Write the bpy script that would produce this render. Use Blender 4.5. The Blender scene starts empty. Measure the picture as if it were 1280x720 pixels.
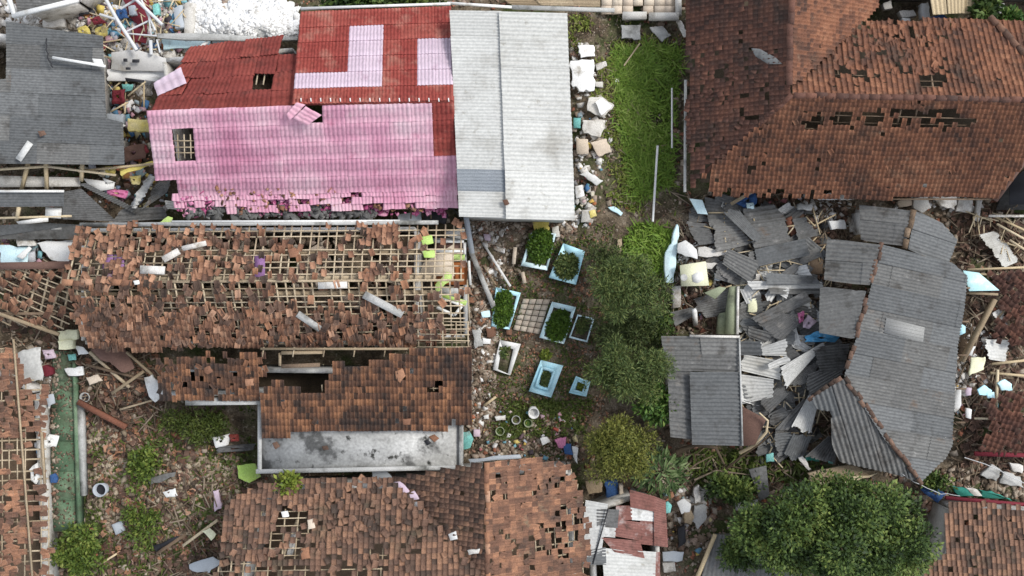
import bpy, math, random
import numpy as np
from mathutils import Vector, Matrix
rnd = random.Random(7); nr = np.random.default_rng(7)
SC = bpy.context.scene; COL = SC.collection
# ---------------------------------------------------------------- camera, sky, sun, exposure
S = 0.035; H = 45.0                       # metres per photo pixel on the ground, drone height
cam = bpy.data.cameras.new('drone_camera'); co = bpy.data.objects.new('drone_camera', cam); COL.objects.link(co)
co.location = (0, 0, H); cam.sensor_width = 36; cam.lens = 18 * H / (640 * S); cam.clip_end = 2000; cam.clip_start = .5
SC.camera = co
SUN_EL, SUN_AZ = math.radians(52), math.radians(24)      # azimuth from +x (right of the photo) towards +y
W = bpy.data.worlds.new("World"); SC.world = W; W.use_nodes = True
nt = W.node_tree; bg = nt.nodes['Background']; sky = nt.nodes.new('ShaderNodeTexSky'); sky.sky_type = 'NISHITA'; sky.sun_disc = False
sky.sun_elevation = SUN_EL; sky.sun_rotation = math.pi/2 - SUN_AZ
hs = nt.nodes.new('ShaderNodeHueSaturation'); hs.inputs['Saturation'].default_value = .35
nt.links.new(sky.outputs[0], hs.inputs['Color']); nt.links.new(hs.outputs[0], bg.inputs[0]); bg.inputs[1].default_value = .15
sl = bpy.data.lights.new('sun', 'SUN'); sl.energy = 1.5; sl.angle = math.radians(16); sl.color = (1, .96, .9)
so = bpy.data.objects.new('sun', sl); COL.objects.link(so)
so.rotation_euler = Vector((math.cos(SUN_EL)*math.cos(SUN_AZ), math.cos(SUN_EL)*math.sin(SUN_AZ), math.sin(SUN_EL))).to_track_quat('Z', 'Y').to_euler()
so.location = (30, 12, 40)
SC.view_settings.view_transform = 'Standard'; SC.view_settings.look = 'None'; SC.view_settings.gamma = 1
SC.view_settings.exposure = 0.85
# ---------------------------------------------------------------- helpers
MOUNDS = [(960,320,110,70,.9),(975,440,60,70,.8),(975,530,60,50,.7),(870,330,45,50,.5),(1040,270,60,30,.5),(1225,400,40,90,.8),(1220,520,40,60,.7),
          (740,130,22,90,.35),(740,250,30,40,.3),(180,60,60,50,.7),(300,30,70,28,.8),(90,25,60,18,.6),(110,240,120,35,.5),(60,320,70,22,.5),
          (30,370,60,40,.6),(150,470,60,40,.5),(240,620,60,60,.35),(600,410,22,70,.45),(650,575,70,18,.35),(590,310,26,40,.4),(1210,610,60,22,.4),(860,660,35,50,.4),(170,140,22,30,.5),(60,545,26,90,.25)]
def g(px, py):
    h = 0.0
    for cx, cy, rx, ry, a in MOUNDS:
        h = h + a*np.exp(-(((px-cx)/rx)**2 + ((py-cy)/ry)**2))
    return h + .04*np.sin(px*.11)*np.cos(py*.13)
def P(px, py, z=0.0):
    k = S*(H-z)/H
    return Vector(((px-640)*k, (360-py)*k, z))
def PG(px, py, dz=0.0): return P(px, py, float(g(px, py)) + dz)
def pxof(V): V = np.asarray(V); k = S*(H-V[..., 2])/H; return 640+V[..., 0]/k, 360-V[..., 1]/k
def inpoly(x, y, poly):
    r = np.zeros(np.shape(x), bool); n = len(poly)
    for i in range(n):
        x1, y1 = poly[i]; x2, y2 = poly[(i+1) % n]
        if y1 == y2: continue
        c = (y1 > y) != (y2 > y)
        r ^= c & (x < (x2-x1)*(y-y1)/(y2-y1) + x1)
    return r
def rotz(a): c, s = math.cos(a), math.sin(a); return np.array([[c,-s,0],[s,c,0],[0,0,1.]])
def rand_rot(n, tilt=.4, align=None):
    a = nr.uniform(0, 2*np.pi, n) if align is None else align + nr.normal(0, .3, n); b = nr.normal(0, tilt, n); c = nr.normal(0, tilt, n)
    z, o = np.zeros(n), np.ones(n)
    Rz = np.stack([np.cos(a),-np.sin(a),z,np.sin(a),np.cos(a),z,z,z,o], -1).reshape(n,3,3)
    Rx = np.stack([o,z,z,z,np.cos(b),-np.sin(b),z,np.sin(b),np.cos(b)], -1).reshape(n,3,3)
    Ry = np.stack([np.cos(c),z,np.sin(c),z,o,z,-np.sin(c),z,np.cos(c)], -1).reshape(n,3,3)
    return Rz @ Rx @ Ry
BOXV = np.array([[-.5,-.5,-.5],[.5,-.5,-.5],[.5,.5,-.5],[-.5,.5,-.5],[-.5,-.5,.5],[.5,-.5,.5],[.5,.5,.5],[-.5,.5,.5]])
BOXF = np.array([[0,3,2,1],[4,5,6,7],[0,1,5,4],[1,2,6,5],[2,3,7,6],[3,0,4,7]])
def wloc(o):
    v = Vector((0,0,0))
    while o is not None: v += o.location; o = o.parent
    return v
class MB:
    def __init__(s): s.V = []; s.F = []; s.n = 0
    def add(s, V, F):
        V = np.asarray(V, float).reshape(-1, 3); s.V.append(V)
        if isinstance(F, np.ndarray): s.F.append(F + s.n)
        else:
            for f in F: s.F.append(np.asarray([f]) + s.n)
        s.n += len(V); return s
    def inst(s, Vt, Ft, R, T):
        N = len(T); Vt = np.asarray(Vt, float)
        V = np.einsum('nij,kj->nki', R, Vt) if Vt.ndim == 2 else np.einsum('nij,nkj->nki', R, Vt)
        V = V + np.asarray(T)[:, None, :]
        k = V.shape[1]
        F = (Ft[None] + (np.arange(N)*k)[:, None, None]).reshape(-1, Ft.shape[1])
        return s.add(V.reshape(-1, 3), F)
    def box(s, c, size, R=None):
        V = BOXV*np.asarray(size)
        if R is not None: V = V @ np.asarray(R).T
        return s.add(V + np.asarray(c), BOXF)
    def bar(s, p0, p1, w, h=None, up=(0,0,1)):
        p0, p1 = Vector(p0), Vector(p1); d = p1-p0; L = d.length
        if L < 1e-6: return s
        d.normalize(); u = Vector(up); a = u.cross(d)
        if a.length < 1e-4: a = Vector((1,0,0)).cross(d)
        a.normalize(); b = d.cross(a)
        R = np.array([list(a), list(b), list(d)]).T
        return s.box((p0+p1)/2, (w, h or w, L), R)
    def tube(s, pts, rad, n=8, cap=True):
        pts = [Vector(p) for p in pts]; rings = []
        if not hasattr(rad, '__len__'): rad = [rad]*len(pts)
        for i, p in enumerate(pts):
            d = (pts[min(i+1, len(pts)-1)] - pts[max(i-1, 0)]).normalized()
            a = d.orthogonal().normalized() if i == 0 else (a - d*a.dot(d)).normalized()
            b = d.cross(a)
            rings.append([p + (a*math.cos(t)+b*math.sin(t))*rad[i] for t in [2*math.pi*k/n for k in range(n)]])
        V = [list(v) for r in rings for v in r]; F = []
        for i in range(len(pts)-1):
            for k in range(n): F.append([i*n+k, i*n+(k+1) % n, (i+1)*n+(k+1) % n, (i+1)*n+k])
        s.add(V, np.array(F))
        if cap: s.add(V[:n], [list(range(n))[::-1]]); s.add(V[-n:], [list(range(n))])
        return s
    def prism(s, pts, t):
        pts = [Vector(p) for p in pts]; n = len(pts)
        ar = sum(pts[i].x*pts[(i+1) % n].y - pts[(i+1) % n].x*pts[i].y for i in range(n))
        if ar < 0: pts = pts[::-1]
        V = [list(p) for p in pts] + [[p.x, p.y, p.z-t] for p in pts]
        s.add(V, [list(range(n)), list(range(n, 2*n))[::-1]] + [[i+n, (i+1) % n + n, (i+1) % n, i] for i in range(n)])
        return s
    def grid(s, X):                       # X (a,b,3) grid of points -> quads
        a, b = X.shape[:2]; i = np.arange(a*b).reshape(a, b)
        F = np.stack([i[:-1,:-1], i[1:,:-1], i[1:,1:], i[:-1,1:]], -1).reshape(-1, 4)
        return s.add(X.reshape(-1, 3), F)
    def mesh(s, name, m, off=(0,0,0), smooth=False):
        me = bpy.data.meshes.new(name)
        V = np.concatenate(s.V) - np.asarray(off)
        me.vertices.add(len(V)); me.vertices.foreach_set('co', V.astype(np.float32).ravel())
        vi = np.concatenate([f.ravel() for f in s.F]); cnt = np.concatenate([np.full(len(f), f.shape[1]) for f in s.F])
        me.loops.add(len(vi)); me.loops.foreach_set('vertex_index', vi.astype(np.int32))
        me.polygons.add(len(cnt)); me.polygons.foreach_set('loop_start', np.concatenate([[0], np.cumsum(cnt)[:-1]]).astype(np.int32))
        if smooth: me.polygons.foreach_set('use_smooth', np.ones(len(cnt), bool))
        me.update(calc_edges=True); me.validate()
        if m is not None: me.materials.append(m)
        return me
    def build(s, name, m, parent=None, label=None, kind=None, smooth=False, origin=None):
        off = wloc(parent) if parent is not None else Vector(origin if origin is not None else (0,0,0))
        o = bpy.data.objects.new(name, s.mesh(name, m, off, smooth)); COL.objects.link(o)
        if parent is not None: o.parent = parent
        else: o.location = off
        if label: o['label'] = label
        if kind: o['kind'] = kind
        return o
def tag(o, label, cat, group=None):
    o['label'] = label; o['category'] = cat
    if group: o['group'] = group
    return o
def thing(name, label, cat, loc, group=None):
    o = bpy.data.objects.new(name, None); COL.objects.link(o); o.location = loc; o.empty_display_size = .2
    return tag(o, label, cat, group)
# ---------------------------------------------------------------- procedural materials
def lin(c): return tuple((x/12.92 if x <= .04045 else ((x+.055)/1.055)**2.4) for x in [v/255 for v in c]) + (1,)
def mat(name, cols, rnd_=.6, scale=.9, stain=None, fine=.25, fscale=22, rough=.85, metal=0, bump=0, spread=1.0, streak=None):
    """cols: base colours (linear) run through by a per-piece random mixed with a world noise; stain=(colour, scale, lo, hi)"""
    m = bpy.data.materials.new(name); m.use_nodes = True; t = m.node_tree; N = t.nodes.new; L = t.links.new
    bs = t.nodes['Principled BSDF']; bs.inputs['Roughness'].default_value = rough; bs.inputs['Metallic'].default_value = metal
    bs.inputs['Specular IOR Level'].default_value = .25
    geo = N('ShaderNodeNewGeometry'); oi = N('ShaderNodeObjectInfo')
    def math_(op, a, b=None, c=None, clamp=False):
        n = N('ShaderNodeMath'); n.operation = op; n.use_clamp = clamp
        for i, v in enumerate((a, b, c)):
            if v is None: continue
            if isinstance(v, (int, float)): n.inputs[i].default_value = v
            else: L(v, n.inputs[i])
        return n.outputs[0]
    def noise(sc, det=3, off=0.0, vec=None):
        n = N('ShaderNodeTexNoise'); n.inputs['Scale'].default_value = sc; n.inputs['Detail'].default_value = det; n.inputs['Roughness'].default_value = .6
        if vec is None:
            a = N('ShaderNodeVectorMath'); a.operation = 'ADD'; L(geo.outputs['Position'], a.inputs[0]); a.inputs[1].default_value = (off, off*.7, off*.3); vec = a.outputs[0]
        L(vec, n.inputs['Vector']); return n.outputs['Fac']
    def rng(v, lo, hi, a=0., b=1.):
        n = N('ShaderNodeMapRange'); L(v, n.inputs[0]); n.inputs[1].default_value = lo; n.inputs[2].default_value = hi; n.inputs[3].default_value = a; n.inputs[4].default_value = b
        return n.outputs[0]
    off = (sum(map(ord, name)) % 97)*1.3
    r = math_('FRACT', math_('ADD', oi.outputs['Random'], geo.outputs['Random Per Island']))
    nf = rng(noise(scale, 4, off), .3, .7)
    f = math_('ADD', math_('MULTIPLY', r, rnd_), math_('MULTIPLY', nf, 1-rnd_))
    f = math_('ADD', math_('MULTIPLY', math_('SUBTRACT', f, .5), spread), .5, clamp=True)
    cr = N('ShaderNodeValToRGB'); e = cr.color_ramp.elements
    while len(e) < len(cols): e.new(.5)
    for i, c in enumerate(cols): e[i].position = i/(max(1, len(cols)-1)); e[i].color = tuple(c[:3]) + (1,)
    if len(cols) == 1: e[1].color = e[0].color = tuple(cols[0][:3]) + (1,)
    L(f, cr.inputs[0]); col = cr.outputs[0]
    def mix(fac, a, bcol, mode='MIX'):
        n = N('ShaderNodeMix'); n.data_type = 'RGBA'; n.blend_type = mode
        if isinstance(fac, (int, float)): n.inputs[0].default_value = fac
        else: L(fac, n.inputs[0])
        L(a, n.inputs[6])
        if isinstance(bcol, tuple): n.inputs[7].default_value = bcol[:3] + (1,)
        else: L(bcol, n.inputs[7])
        return n.outputs[2]
    for k, st in enumerate(stain if isinstance(stain, list) else ([stain] if stain else [])):
        sc_, ssc, lo, hi = st
        col = mix(rng(noise(ssc, 5, off+17+k*9), lo, hi), col, tuple(sc_))
    if fine:
        fn = rng(noise(fscale, 2, off+5), .3, .7, 1-fine, 1+fine)
        hv = N('ShaderNodeHueSaturation'); L(fn, hv.inputs['Value']); L(col, hv.inputs['Color']); col = hv.outputs[0]
    L(col, bs.inputs['Base Color'])
    if bump:
        b = N('ShaderNodeBump'); b.inputs['Strength'].default_value = bump; b.inputs['Distance'].default_value = .05
        L(noise(fscale*.6, 4, off+3), b.inputs['Height']); L(b.outputs[0], bs.inputs['Normal'])
    return m
M = {}
M['soil'] = mat('soil', [(.055,.041,.027),(.11,.085,.057),(.18,.145,.105)], 0, 1.1, [((.045,.06,.018),.35,.5,.62),((.26,.225,.18),5,.6,.7)], .5, 14, .95, bump=.8, spread=1.4)
M['tile_red'] = mat('tile_red', [(.065,.036,.027),(.145,.066,.041),(.21,.092,.052),(.28,.135,.078)], .45, .6, [((.055,.038,.03),.9,.53,.74),((.2,.13,.09),3,.62,.76)], .25, spread=1.2)
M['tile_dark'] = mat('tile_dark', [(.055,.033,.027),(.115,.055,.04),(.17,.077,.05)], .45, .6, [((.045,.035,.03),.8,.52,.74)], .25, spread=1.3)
M['tile_mid'] = mat('tile_mid', [(.105,.058,.042),(.19,.097,.06),(.275,.145,.09),(.4,.23,.145)], .7, .6, [((.075,.052,.042),.9,.57,.73)], .28, spread=1.2)
M['tile_lower'] = mat('tile_lower', [(.05,.033,.025),(.11,.057,.037),(.18,.088,.05),(.28,.135,.07)], .6, .9, [((.04,.03,.026),.6,.5,.66)], .28, spread=1.5)
M['tile_bottom'] = mat('tile_bottom', [(.06,.043,.034),(.115,.069,.05),(.175,.1,.068),(.25,.14,.088)], .75, .6, [((.075,.062,.042),.8,.56,.73)], .3, spread=1.3)
M['tile_orange'] = mat('tile_orange', [(.08,.05,.037),(.15,.08,.054),(.22,.115,.072),(.33,.17,.1)], .6, .9, [((.075,.052,.042),.9,.52,.7),((.2,.15,.1),2,.6,.75)], .3, spread=1.2)
M['terracotta'] = mat('terracotta', [(.1,.055,.038),(.2,.1,.062),(.3,.15,.085),(.4,.24,.16)], 1, 1, None, .2)
M['rust_tile'] = mat('fallen_brown', [(.05,.036,.028),(.11,.066,.048),(.17,.105,.075)], 1, 1, None, .3)
M['rubble'] = mat('rubble', [(.06,.045,.032),(.14,.1,.068),(.24,.19,.14),(.36,.31,.25),(.2,.1,.065)], 1, 1, None, .35)
M['garden_stone'] = mat('garden_stone', [(.13,.1,.068),(.25,.2,.14),(.37,.31,.23)], 1, 1, None, .25)
M['rubble_light'] = mat('rubble_light', [(.2,.17,.14),(.42,.39,.35),(.62,.6,.56),(.75,.74,.72)], 1, 1, None, .25)
M['rubble_white'] = mat('rubble_white', [(.5,.49,.47),(.76,.76,.75),(.84,.84,.83),(.85,.85,.84)], 1, 1, [((.36,.33,.28),1.5,.58,.74)], .1)
M['litter'] = mat('litter', [(.5,.48,.42),(.55,.42,.1),(.3,.04,.05),(.6,.58,.56),(.06,.15,.3),(.2,.4,.42),(.5,.28,.32),(.03,.03,.035),(.62,.6,.58)], 1, 1, None, .15)
M['sheet_patch'] = mat('newer_patch_sheet', [(.24,.24,.23),(.3,.3,.29)], .5, 1, None, .15)
M['rubble_red'] = mat('rubble_red', [(.1,.045,.03),(.22,.09,.055),(.34,.14,.08),(.3,.22,.17)], 1, 1, None, .3)
M['wood'] = mat('weathered_wood', [(.2,.15,.095),(.32,.25,.165),(.44,.36,.25)], .7, 1.5, None, .25)
M['wood_dark'] = mat('old_wood', [(.09,.062,.04),(.15,.105,.07),(.22,.16,.11)], .8, 1.5, None, .3)
M['wood_pale'] = mat('pale_timber', [(.42,.33,.2),(.52,.42,.27),(.58,.5,.36)], .8, 1.5, None, .2)
M['batten'] = mat('batten_wood', [(.3,.235,.155),(.42,.34,.235),(.55,.46,.33)], .7, 1.2, [((.17,.13,.09),1.4,.57,.72)], .25)
M['sheet_grey'] = mat('grey_sheet', [(.095,.095,.093),(.135,.135,.13),(.18,.178,.17)], .6, .6, [((.07,.066,.06),1.5,.54,.72),((.24,.235,.225),2.5,.62,.75),((.14,.095,.065),1.0,.62,.78)], .2, 9)
M['sheet_blue'] = mat('blue_grey_sheet', [(.09,.094,.096),(.122,.127,.128),(.158,.162,.162)], .6, .6, [((.068,.067,.065),1.5,.54,.72)], .2, 9)
M['sheet_dark'] = mat('dark_sheet', [(.09,.09,.089),(.125,.125,.122),(.17,.168,.16)], .6, .6, [((.06,.055,.05),1.5,.52,.72),((.2,.19,.175),2.2,.6,.75)], .22, 9)
M['sheet_light'] = mat('light_sheet', [(.38,.385,.375),(.5,.5,.48),(.62,.62,.6)], .6, .6, [((.24,.23,.21),1.5,.58,.75)], .14, 9)
M['sheet_white'] = mat('white_sheet', [(.43,.43,.405),(.5,.5,.475),(.56,.56,.53)], .5, .35, [((.33,.32,.29),.6,.53,.72),((.26,.24,.2),3,.62,.76)], .12, 9)
M['sheet_rust'] = mat('rusty_sheet', [(.13,.055,.045),(.19,.085,.07),(.25,.13,.11)], .6, 1.2, [((.09,.05,.04),2.2,.55,.7),((.36,.3,.28),1.4,.58,.7)], .2, 9)
M['translucent'] = mat('fibreglass_sheet', [(.2,.22,.24),(.28,.3,.32)], .4, 1.2, None, .2)
M['pink'] = mat('pink_sheet', [(.47,.2,.29),(.55,.28,.37),(.6,.36,.43),(.62,.47,.51)], .2, .3, [((.4,.12,.2),1.6,.6,.78),((.5,.4,.4),.8,.62,.76)], .12, 8, spread=1.3)
M['lilac'] = mat('pale_pink_sheet', [(.5,.4,.47),(.57,.46,.53)], .5, .5, [((.42,.3,.37),1.5,.6,.75)], .08, 8)
M['red'] = mat('red_sheet', [(.19,.035,.03),(.25,.05,.04),(.3,.085,.065)], .5, .5, [((.36,.17,.13),1.3,.52,.75)], .22, 8)
M['red_deep'] = mat('deep_red_sheet', [(.13,.028,.024),(.19,.042,.034),(.24,.06,.045)], .5, .5, [((.09,.03,.025),1.2,.55,.72)], .22, 8)
M['magenta'] = mat('magenta_scrap', [(.3,.05,.14),(.5,.14,.28),(.62,.3,.42)], 1, 1, None, .25)
M['plaster'] = mat('plaster', [(.42,.4,.36),(.54,.52,.48),(.64,.62,.59)], .6, 1, [((.22,.19,.15),1.8,.52,.7)], .2)
M['white'] = mat('white_paint', [(.62,.62,.6),(.72,.72,.7)], .5, 1, [((.4,.37,.32),2,.56,.76)], .12)
M['cream'] = mat('cream_paint', [(.66,.65,.44),(.74,.74,.54)], .5, 1, [((.45,.42,.3),2,.58,.75)], .12)
M['paleblue'] = mat('pale_blue_paint', [(.48,.7,.76),(.6,.78,.82),(.72,.83,.85)], .4, 1.3, [((.25,.32,.32),2.5,.6,.76)], .12)
M['blue'] = mat('sky_blue_tile', [(.36,.68,.8),(.48,.77,.86),(.6,.82,.87)], .4, 1.3, [((.2,.36,.42),3,.62,.78)], .12)
M['aqua'] = mat('aqua_paint', [(.4,.68,.7),(.55,.78,.78)], .5, 1, [((.7,.8,.8),2,.5,.7)], .1)
M['brightblue'] = mat('bright_blue', [(.08,.33,.6),(.14,.42,.68)], .6, 1.5, [((.3,.5,.65),2.5,.58,.72)], .15)
M['navy'] = mat('navy_cloth', [(.02,.05,.14),(.05,.12,.28)], .6, 3, None, .3)
M['turquoise'] = mat('turquoise_cloth', [(.12,.34,.32),(.2,.46,.42)], .6, 3, [((.2,.22,.2),2.5,.55,.72)], .3)
M['teal'] = mat('teal_paint', [(.02,.16,.13),(.04,.22,.17)], .6, 1, [((.3,.4,.36),2,.6,.7)], .2)
M['yellow'] = mat('yellow_cloth', [(.5,.4,.08),(.62,.52,.16),(.62,.55,.36)], .6, 2, [((.3,.24,.14),2.2,.54,.72)], .2)
M['lime'] = mat('lime_paint', [(.3,.46,.1),(.38,.54,.13),(.48,.6,.24)], .6, 1.2, [((.4,.4,.3),2,.54,.7)], .2)
M['greenfloor'] = mat('green_floor', [(.075,.13,.075),(.11,.18,.11),(.17,.23,.15)], 0, .8, [((.07,.08,.05),1.1,.5,.66),((.25,.28,.2),3,.62,.75)], .25, spread=1.3)
M['greenwall'] = mat('sage_green_wall', [(.22,.25,.16),(.3,.33,.22)], .4, 1, [((.12,.13,.09),1.5,.55,.7)], .15)
M['maroon'] = mat('maroon_cloth', [(.1,.012,.02),(.17,.025,.035)], .6, 2, None, .25)
M['brown'] = mat('brown_laminate', [(.12,.07,.055),(.17,.1,.08)], .6, 1, None, .2)
M['orangewood'] = mat('varnished_wood', [(.24,.075,.022),(.32,.11,.035)], .5, 2, None, .2)
M['concrete'] = mat('concrete', [(.3,.3,.285),(.4,.4,.385),(.5,.5,.48)], .3, .8, [((.12,.12,.11),.7,.52,.66)], .18, bump=.3)
M['terrace'] = mat('stained_terrace', [(.22,.22,.21),(.36,.36,.345),(.44,.44,.425),(.56,.56,.54)], 0, .45, [((.12,.12,.115),.8,.54,.63),((.05,.05,.045),2.2,.6,.68)], .2, 9, spread=1.1)
M['tile_edge'] = mat('broken_clay_edge', [(.2,.12,.085),(.33,.21,.155),(.45,.32,.25)], 1, 1, None, .1)
M['paver'] = mat('paver', [(.42,.34,.26),(.52,.43,.34),(.58,.5,.4)], .8, 1, [((.2,.17,.12),2.5,.6,.74)], .14)
M['greyplastic'] = mat('grey_plastic', [(.3,.33,.36),(.4,.43,.46)], .5, 1, None, .1, rough=.5)
M['black'] = mat('black_plastic', [(.012,.013,.016),(.03,.03,.035)], .5, 1, None, .2, rough=.5)
M['steel'] = mat('galvanised_pipe', [(.45,.46,.47),(.6,.61,.62)], .5, 2, None, .1, rough=.5)
M['purple'] = mat('purple_cloth', [(.2,.1,.22),(.28,.16,.3)], .6, 2, None, .2)
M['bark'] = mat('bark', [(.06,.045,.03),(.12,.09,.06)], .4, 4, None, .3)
def leafmat(n, cols, **k):
    return mat(n, cols, k.pop('r', .75), k.pop('scale', .8), None, .12, rough=.6, **k)
M['leaf_dark'] = leafmat('conifer_leaf', [(.022,.04,.012),(.052,.083,.023),(.095,.125,.035),(.16,.17,.055)])
M['leaf_shade'] = leafmat('deep_conifer_leaf', [(.016,.03,.01),(.038,.058,.018),(.07,.092,.028),(.11,.125,.045)])  # darker copy of the conifer leaf, shadow between crowns put into its colour
M['leaf_olive'] = leafmat('olive_leaf', [(.045,.06,.01),(.1,.115,.022),(.17,.175,.035),(.24,.23,.06)])
M['leaf_big'] = leafmat('broad_leaf', [(.013,.026,.008),(.036,.066,.015),(.078,.122,.026),(.165,.205,.05)], r=.4, scale=.8, spread=1.6)
M['leaf_bright'] = leafmat('bright_leaf', [(.018,.045,.008),(.04,.095,.016),(.09,.16,.03),(.18,.22,.06)])
M['leaf_mid'] = leafmat('mid_leaf', [(.025,.045,.008),(.06,.1,.015),(.12,.165,.03),(.2,.22,.05)])
M['leaf_strap'] = leafmat('strap_leaf', [(.015,.03,.01),(.035,.065,.018),(.075,.115,.035),(.16,.2,.09)])
M['leaf_yellow'] = leafmat('yellow_leaf', [(.06,.1,.015),(.14,.18,.025),(.26,.28,.05)])
M['grass_dry'] = leafmat('dry_grass_blade', [(.06,.085,.014),(.12,.16,.026),(.2,.225,.05),(.33,.3,.13)], scale=.5, r=.6)
M['grass'] = leafmat('grass_blade', [(.045,.085,.011),(.095,.17,.021),(.16,.25,.036),(.26,.31,.09)], scale=.4, r=.55)
M['moss'] = leafmat('weed_leaf', [(.03,.045,.01),(.06,.085,.015),(.11,.13,.03)])
M['grave_green'] = leafmat('grave_plant', [(.02,.05,.006),(.05,.1,.01),(.1,.17,.02)])
M['twig'] = mat('dry_twig', [(.07,.05,.032),(.15,.11,.075),(.28,.23,.17)], 1, 1, None, .2)
# ---------------------------------------------------------------- builders
def corr(A, B, C, D, period=.11, amp=.02, along=4, sag=0., thick=.008, twist=0, ragged=0):
    """closed corrugated sheet, ridges run A->B, wave runs A->D"""
    A, B, C, D = [np.array(list(p), float) for p in (A, B, C, D)]
    wl = max(np.linalg.norm(D-A), np.linalg.norm(C-B)); n = max(6, min(160, int(wl/period)*4))
    u = np.linspace(0, 1, along+1)[:, None, None]; v = np.linspace(0, 1, n+1)[None, :, None]
    X = (A*(1-u)+B*u)*(1-v) + (D*(1-u)+C*u)*v
    nv = np.cross(B-A, D-A); nv = nv/(np.linalg.norm(nv)+1e-9)
    if nv[2] < 0: nv = -nv
    w = amp*np.sin(2*np.pi*v*round(n/4)) - sag*4*u*(1-u) + twist*(v-.5)*(u-.5)
    X = X + nv*w
    if ragged:
        d = (B-A)/np.linalg.norm(B-A)
        for e, sg in ((0, 1), (-1, -1)):
            st = np.cumsum(nr.normal(0, ragged*.35, n+1)); st = np.abs(st-st.mean()); X[e] += sg*d*st[:, None]
    mb = MB(); flip = np.cross(X[1,0]-X[0,0], X[0,1]-X[0,0])[2] < 0
    T, Bm = X, X - nv*thick
    if flip: T, Bm = T[:, ::-1], Bm[:, ::-1]
    mb.grid(T); mb.grid(Bm[:, ::-1])
    a, b = T.shape[:2]
    for (r0, r1) in ((T[0], Bm[0]), (Bm[-1], T[-1]), (Bm[:, 0], T[:, 0]), (T[:, -1], Bm[:, -1])):
        mb.grid(np.stack([r0, r1]))
    return mb
def bil(q, u, v): return (q[0]*(1-u)+q[1]*u)*(1-v) + (q[3]*(1-u)+q[2]*u)*v
def sheet_roof(root, quad, nu, nv, ridge='u', m='sheet_grey', period=.11, amp=.02, lap=.07, skip=(), mats=None, name='sheet', jit=.02, poly=None, drop=.012):
    """roof of single corrugated sheets laid on a bilinear quad (px,py,z) given TL TR BR BL; u runs TL->TR"""
    q = [P(*c) for c in quad]; out = []
    for i in range(nu):
        for j in range(nv):
            if (i, j) in skip: continue
            if poly is not None:
                pu, pv = pxof(np.array(bil(q, (i+.5)/nu, (j+.5)/nv)))
                if not inpoly(pu, pv, poly): continue
            u0, u1 = i/nu, (i+1)/nu + (lap/nu*2 if i < nu-1 else 0); v0, v1 = j/nv, (j+1)/nv + (lap/nv*2 if j < nv-1 else 0)
            c = [bil(q, a, b) for a, b in ((u0,v0),(u1,v0),(u1,v1),(u0,v1))]
            k = [rnd.uniform(-jit, jit) for _ in range(4)]
            zo = .02*((i+j) % 2) + .03*(i % 2) + rnd.uniform(0, .012)
            for e in range(4): c[e] = c[e] + Vector((rnd.uniform(-jit, jit), rnd.uniform(-jit, jit), zo + k[e]*.4))
            A, B, C, D = c if ridge == 'u' else (c[0], c[3], c[2], c[1])
            mm = (mats(*[float(x) for x in pxof(np.array(sum(c, Vector())/4))]) if mats else None) or m
            out.append(corr(A, B, C, D, period, amp).build(name, M[mm], root))
    return out
class Facet:
    def __init__(s, pts, poly, down):
        """pts: three (px,py,z) on the plane; poly: px outline; down: px vector pointing down the slope"""
        a, b, c = [P(*p) for p in pts]; n = (b-a).cross(c-a).normalized()
        s.n = n if n.z > 0 else -n; s.a = a; s.poly = poly
        d = s.at(poly[0][0]+down[0], poly[0][1]+down[1]) - s.at(*poly[0])
        # true fall line in the plane nearest to the given direction
        f = Vector((s.n.x, s.n.y, 0)); f = f - s.n*f.dot(s.n)
        s.v = (f if f.length > .05 and f.normalized().dot(d.normalized()) > .6 else d).normalized()
        s.u = s.v.cross(s.n).normalized() if s.v.cross(s.n).length else Vector((1,0,0))
        if s.u.cross(s.v).dot(s.n) < 0: pass
        W3 = [s.at(*p) for p in poly]
        us = [(w-s.a).dot(s.u) for w in W3]; vs = [(w-s.a).dot(s.v) for w in W3]
        s.ur = (min(us), max(us)); s.vr = (min(vs), max(vs))
    def at(s, px, py, dn=0.0):
        C = Vector((0,0,H)); d = P(px, py, 0) - C
        t = (s.a-C).dot(s.n)/d.dot(s.n); return C + d*t + s.n*dn
TW, TL = 5, 2
def tile_template():
    xs = np.array([-.53,-.36,-.16,.04,.22,.38,.53]); zs = np.array([.16,.0,-.02,.0,.16,.27,.2])
    V = []; 
    for y, dz in ((0.12, 0), (-1.0, 0), (-1.0, -.11), (-.92,-.13)):
        for x, z in zip(xs, zs): V.append((x, y, z+dz))
    n = len(xs); F = []
    for r in range(3):
        for k in range(n-1): F.append([r*n+k, (r+1)*n+k, (r+1)*n+k+1, r*n+k+1])
    return np.array(V), np.array(F)
TV, TF = tile_template()
TILE_MESH = {}
EDGED = {'tile_mid', 'tile_lower', 'tile_bottom', 'tile_orange'}
def clay_edge(me):
    me.materials.append(M['tile_edge']); k = len(me.polygons)//len(TF)
    me.polygons.foreach_set('material_index', np.tile((np.arange(len(TF)) >= len(TF)//3).astype(np.int32), k))
def tile_mesh(m):
    if m not in TILE_MESH:
        TILE_MESH[m] = MB().add(TV, TF).mesh('tile', M[m])
        if m in EDGED: clay_edge(TILE_MESH[m])
    return TILE_MESH[m]
def vnoise(x, y, sd=0.):
    return (np.sin(x*1.7+sd)+np.sin(y*1.3+sd*2+1.1*np.sin(x*.9+sd))+np.sin((x+y)*.83+sd*.7)+np.sin((x-1.4*y)*2.3+sd))/4
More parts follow.
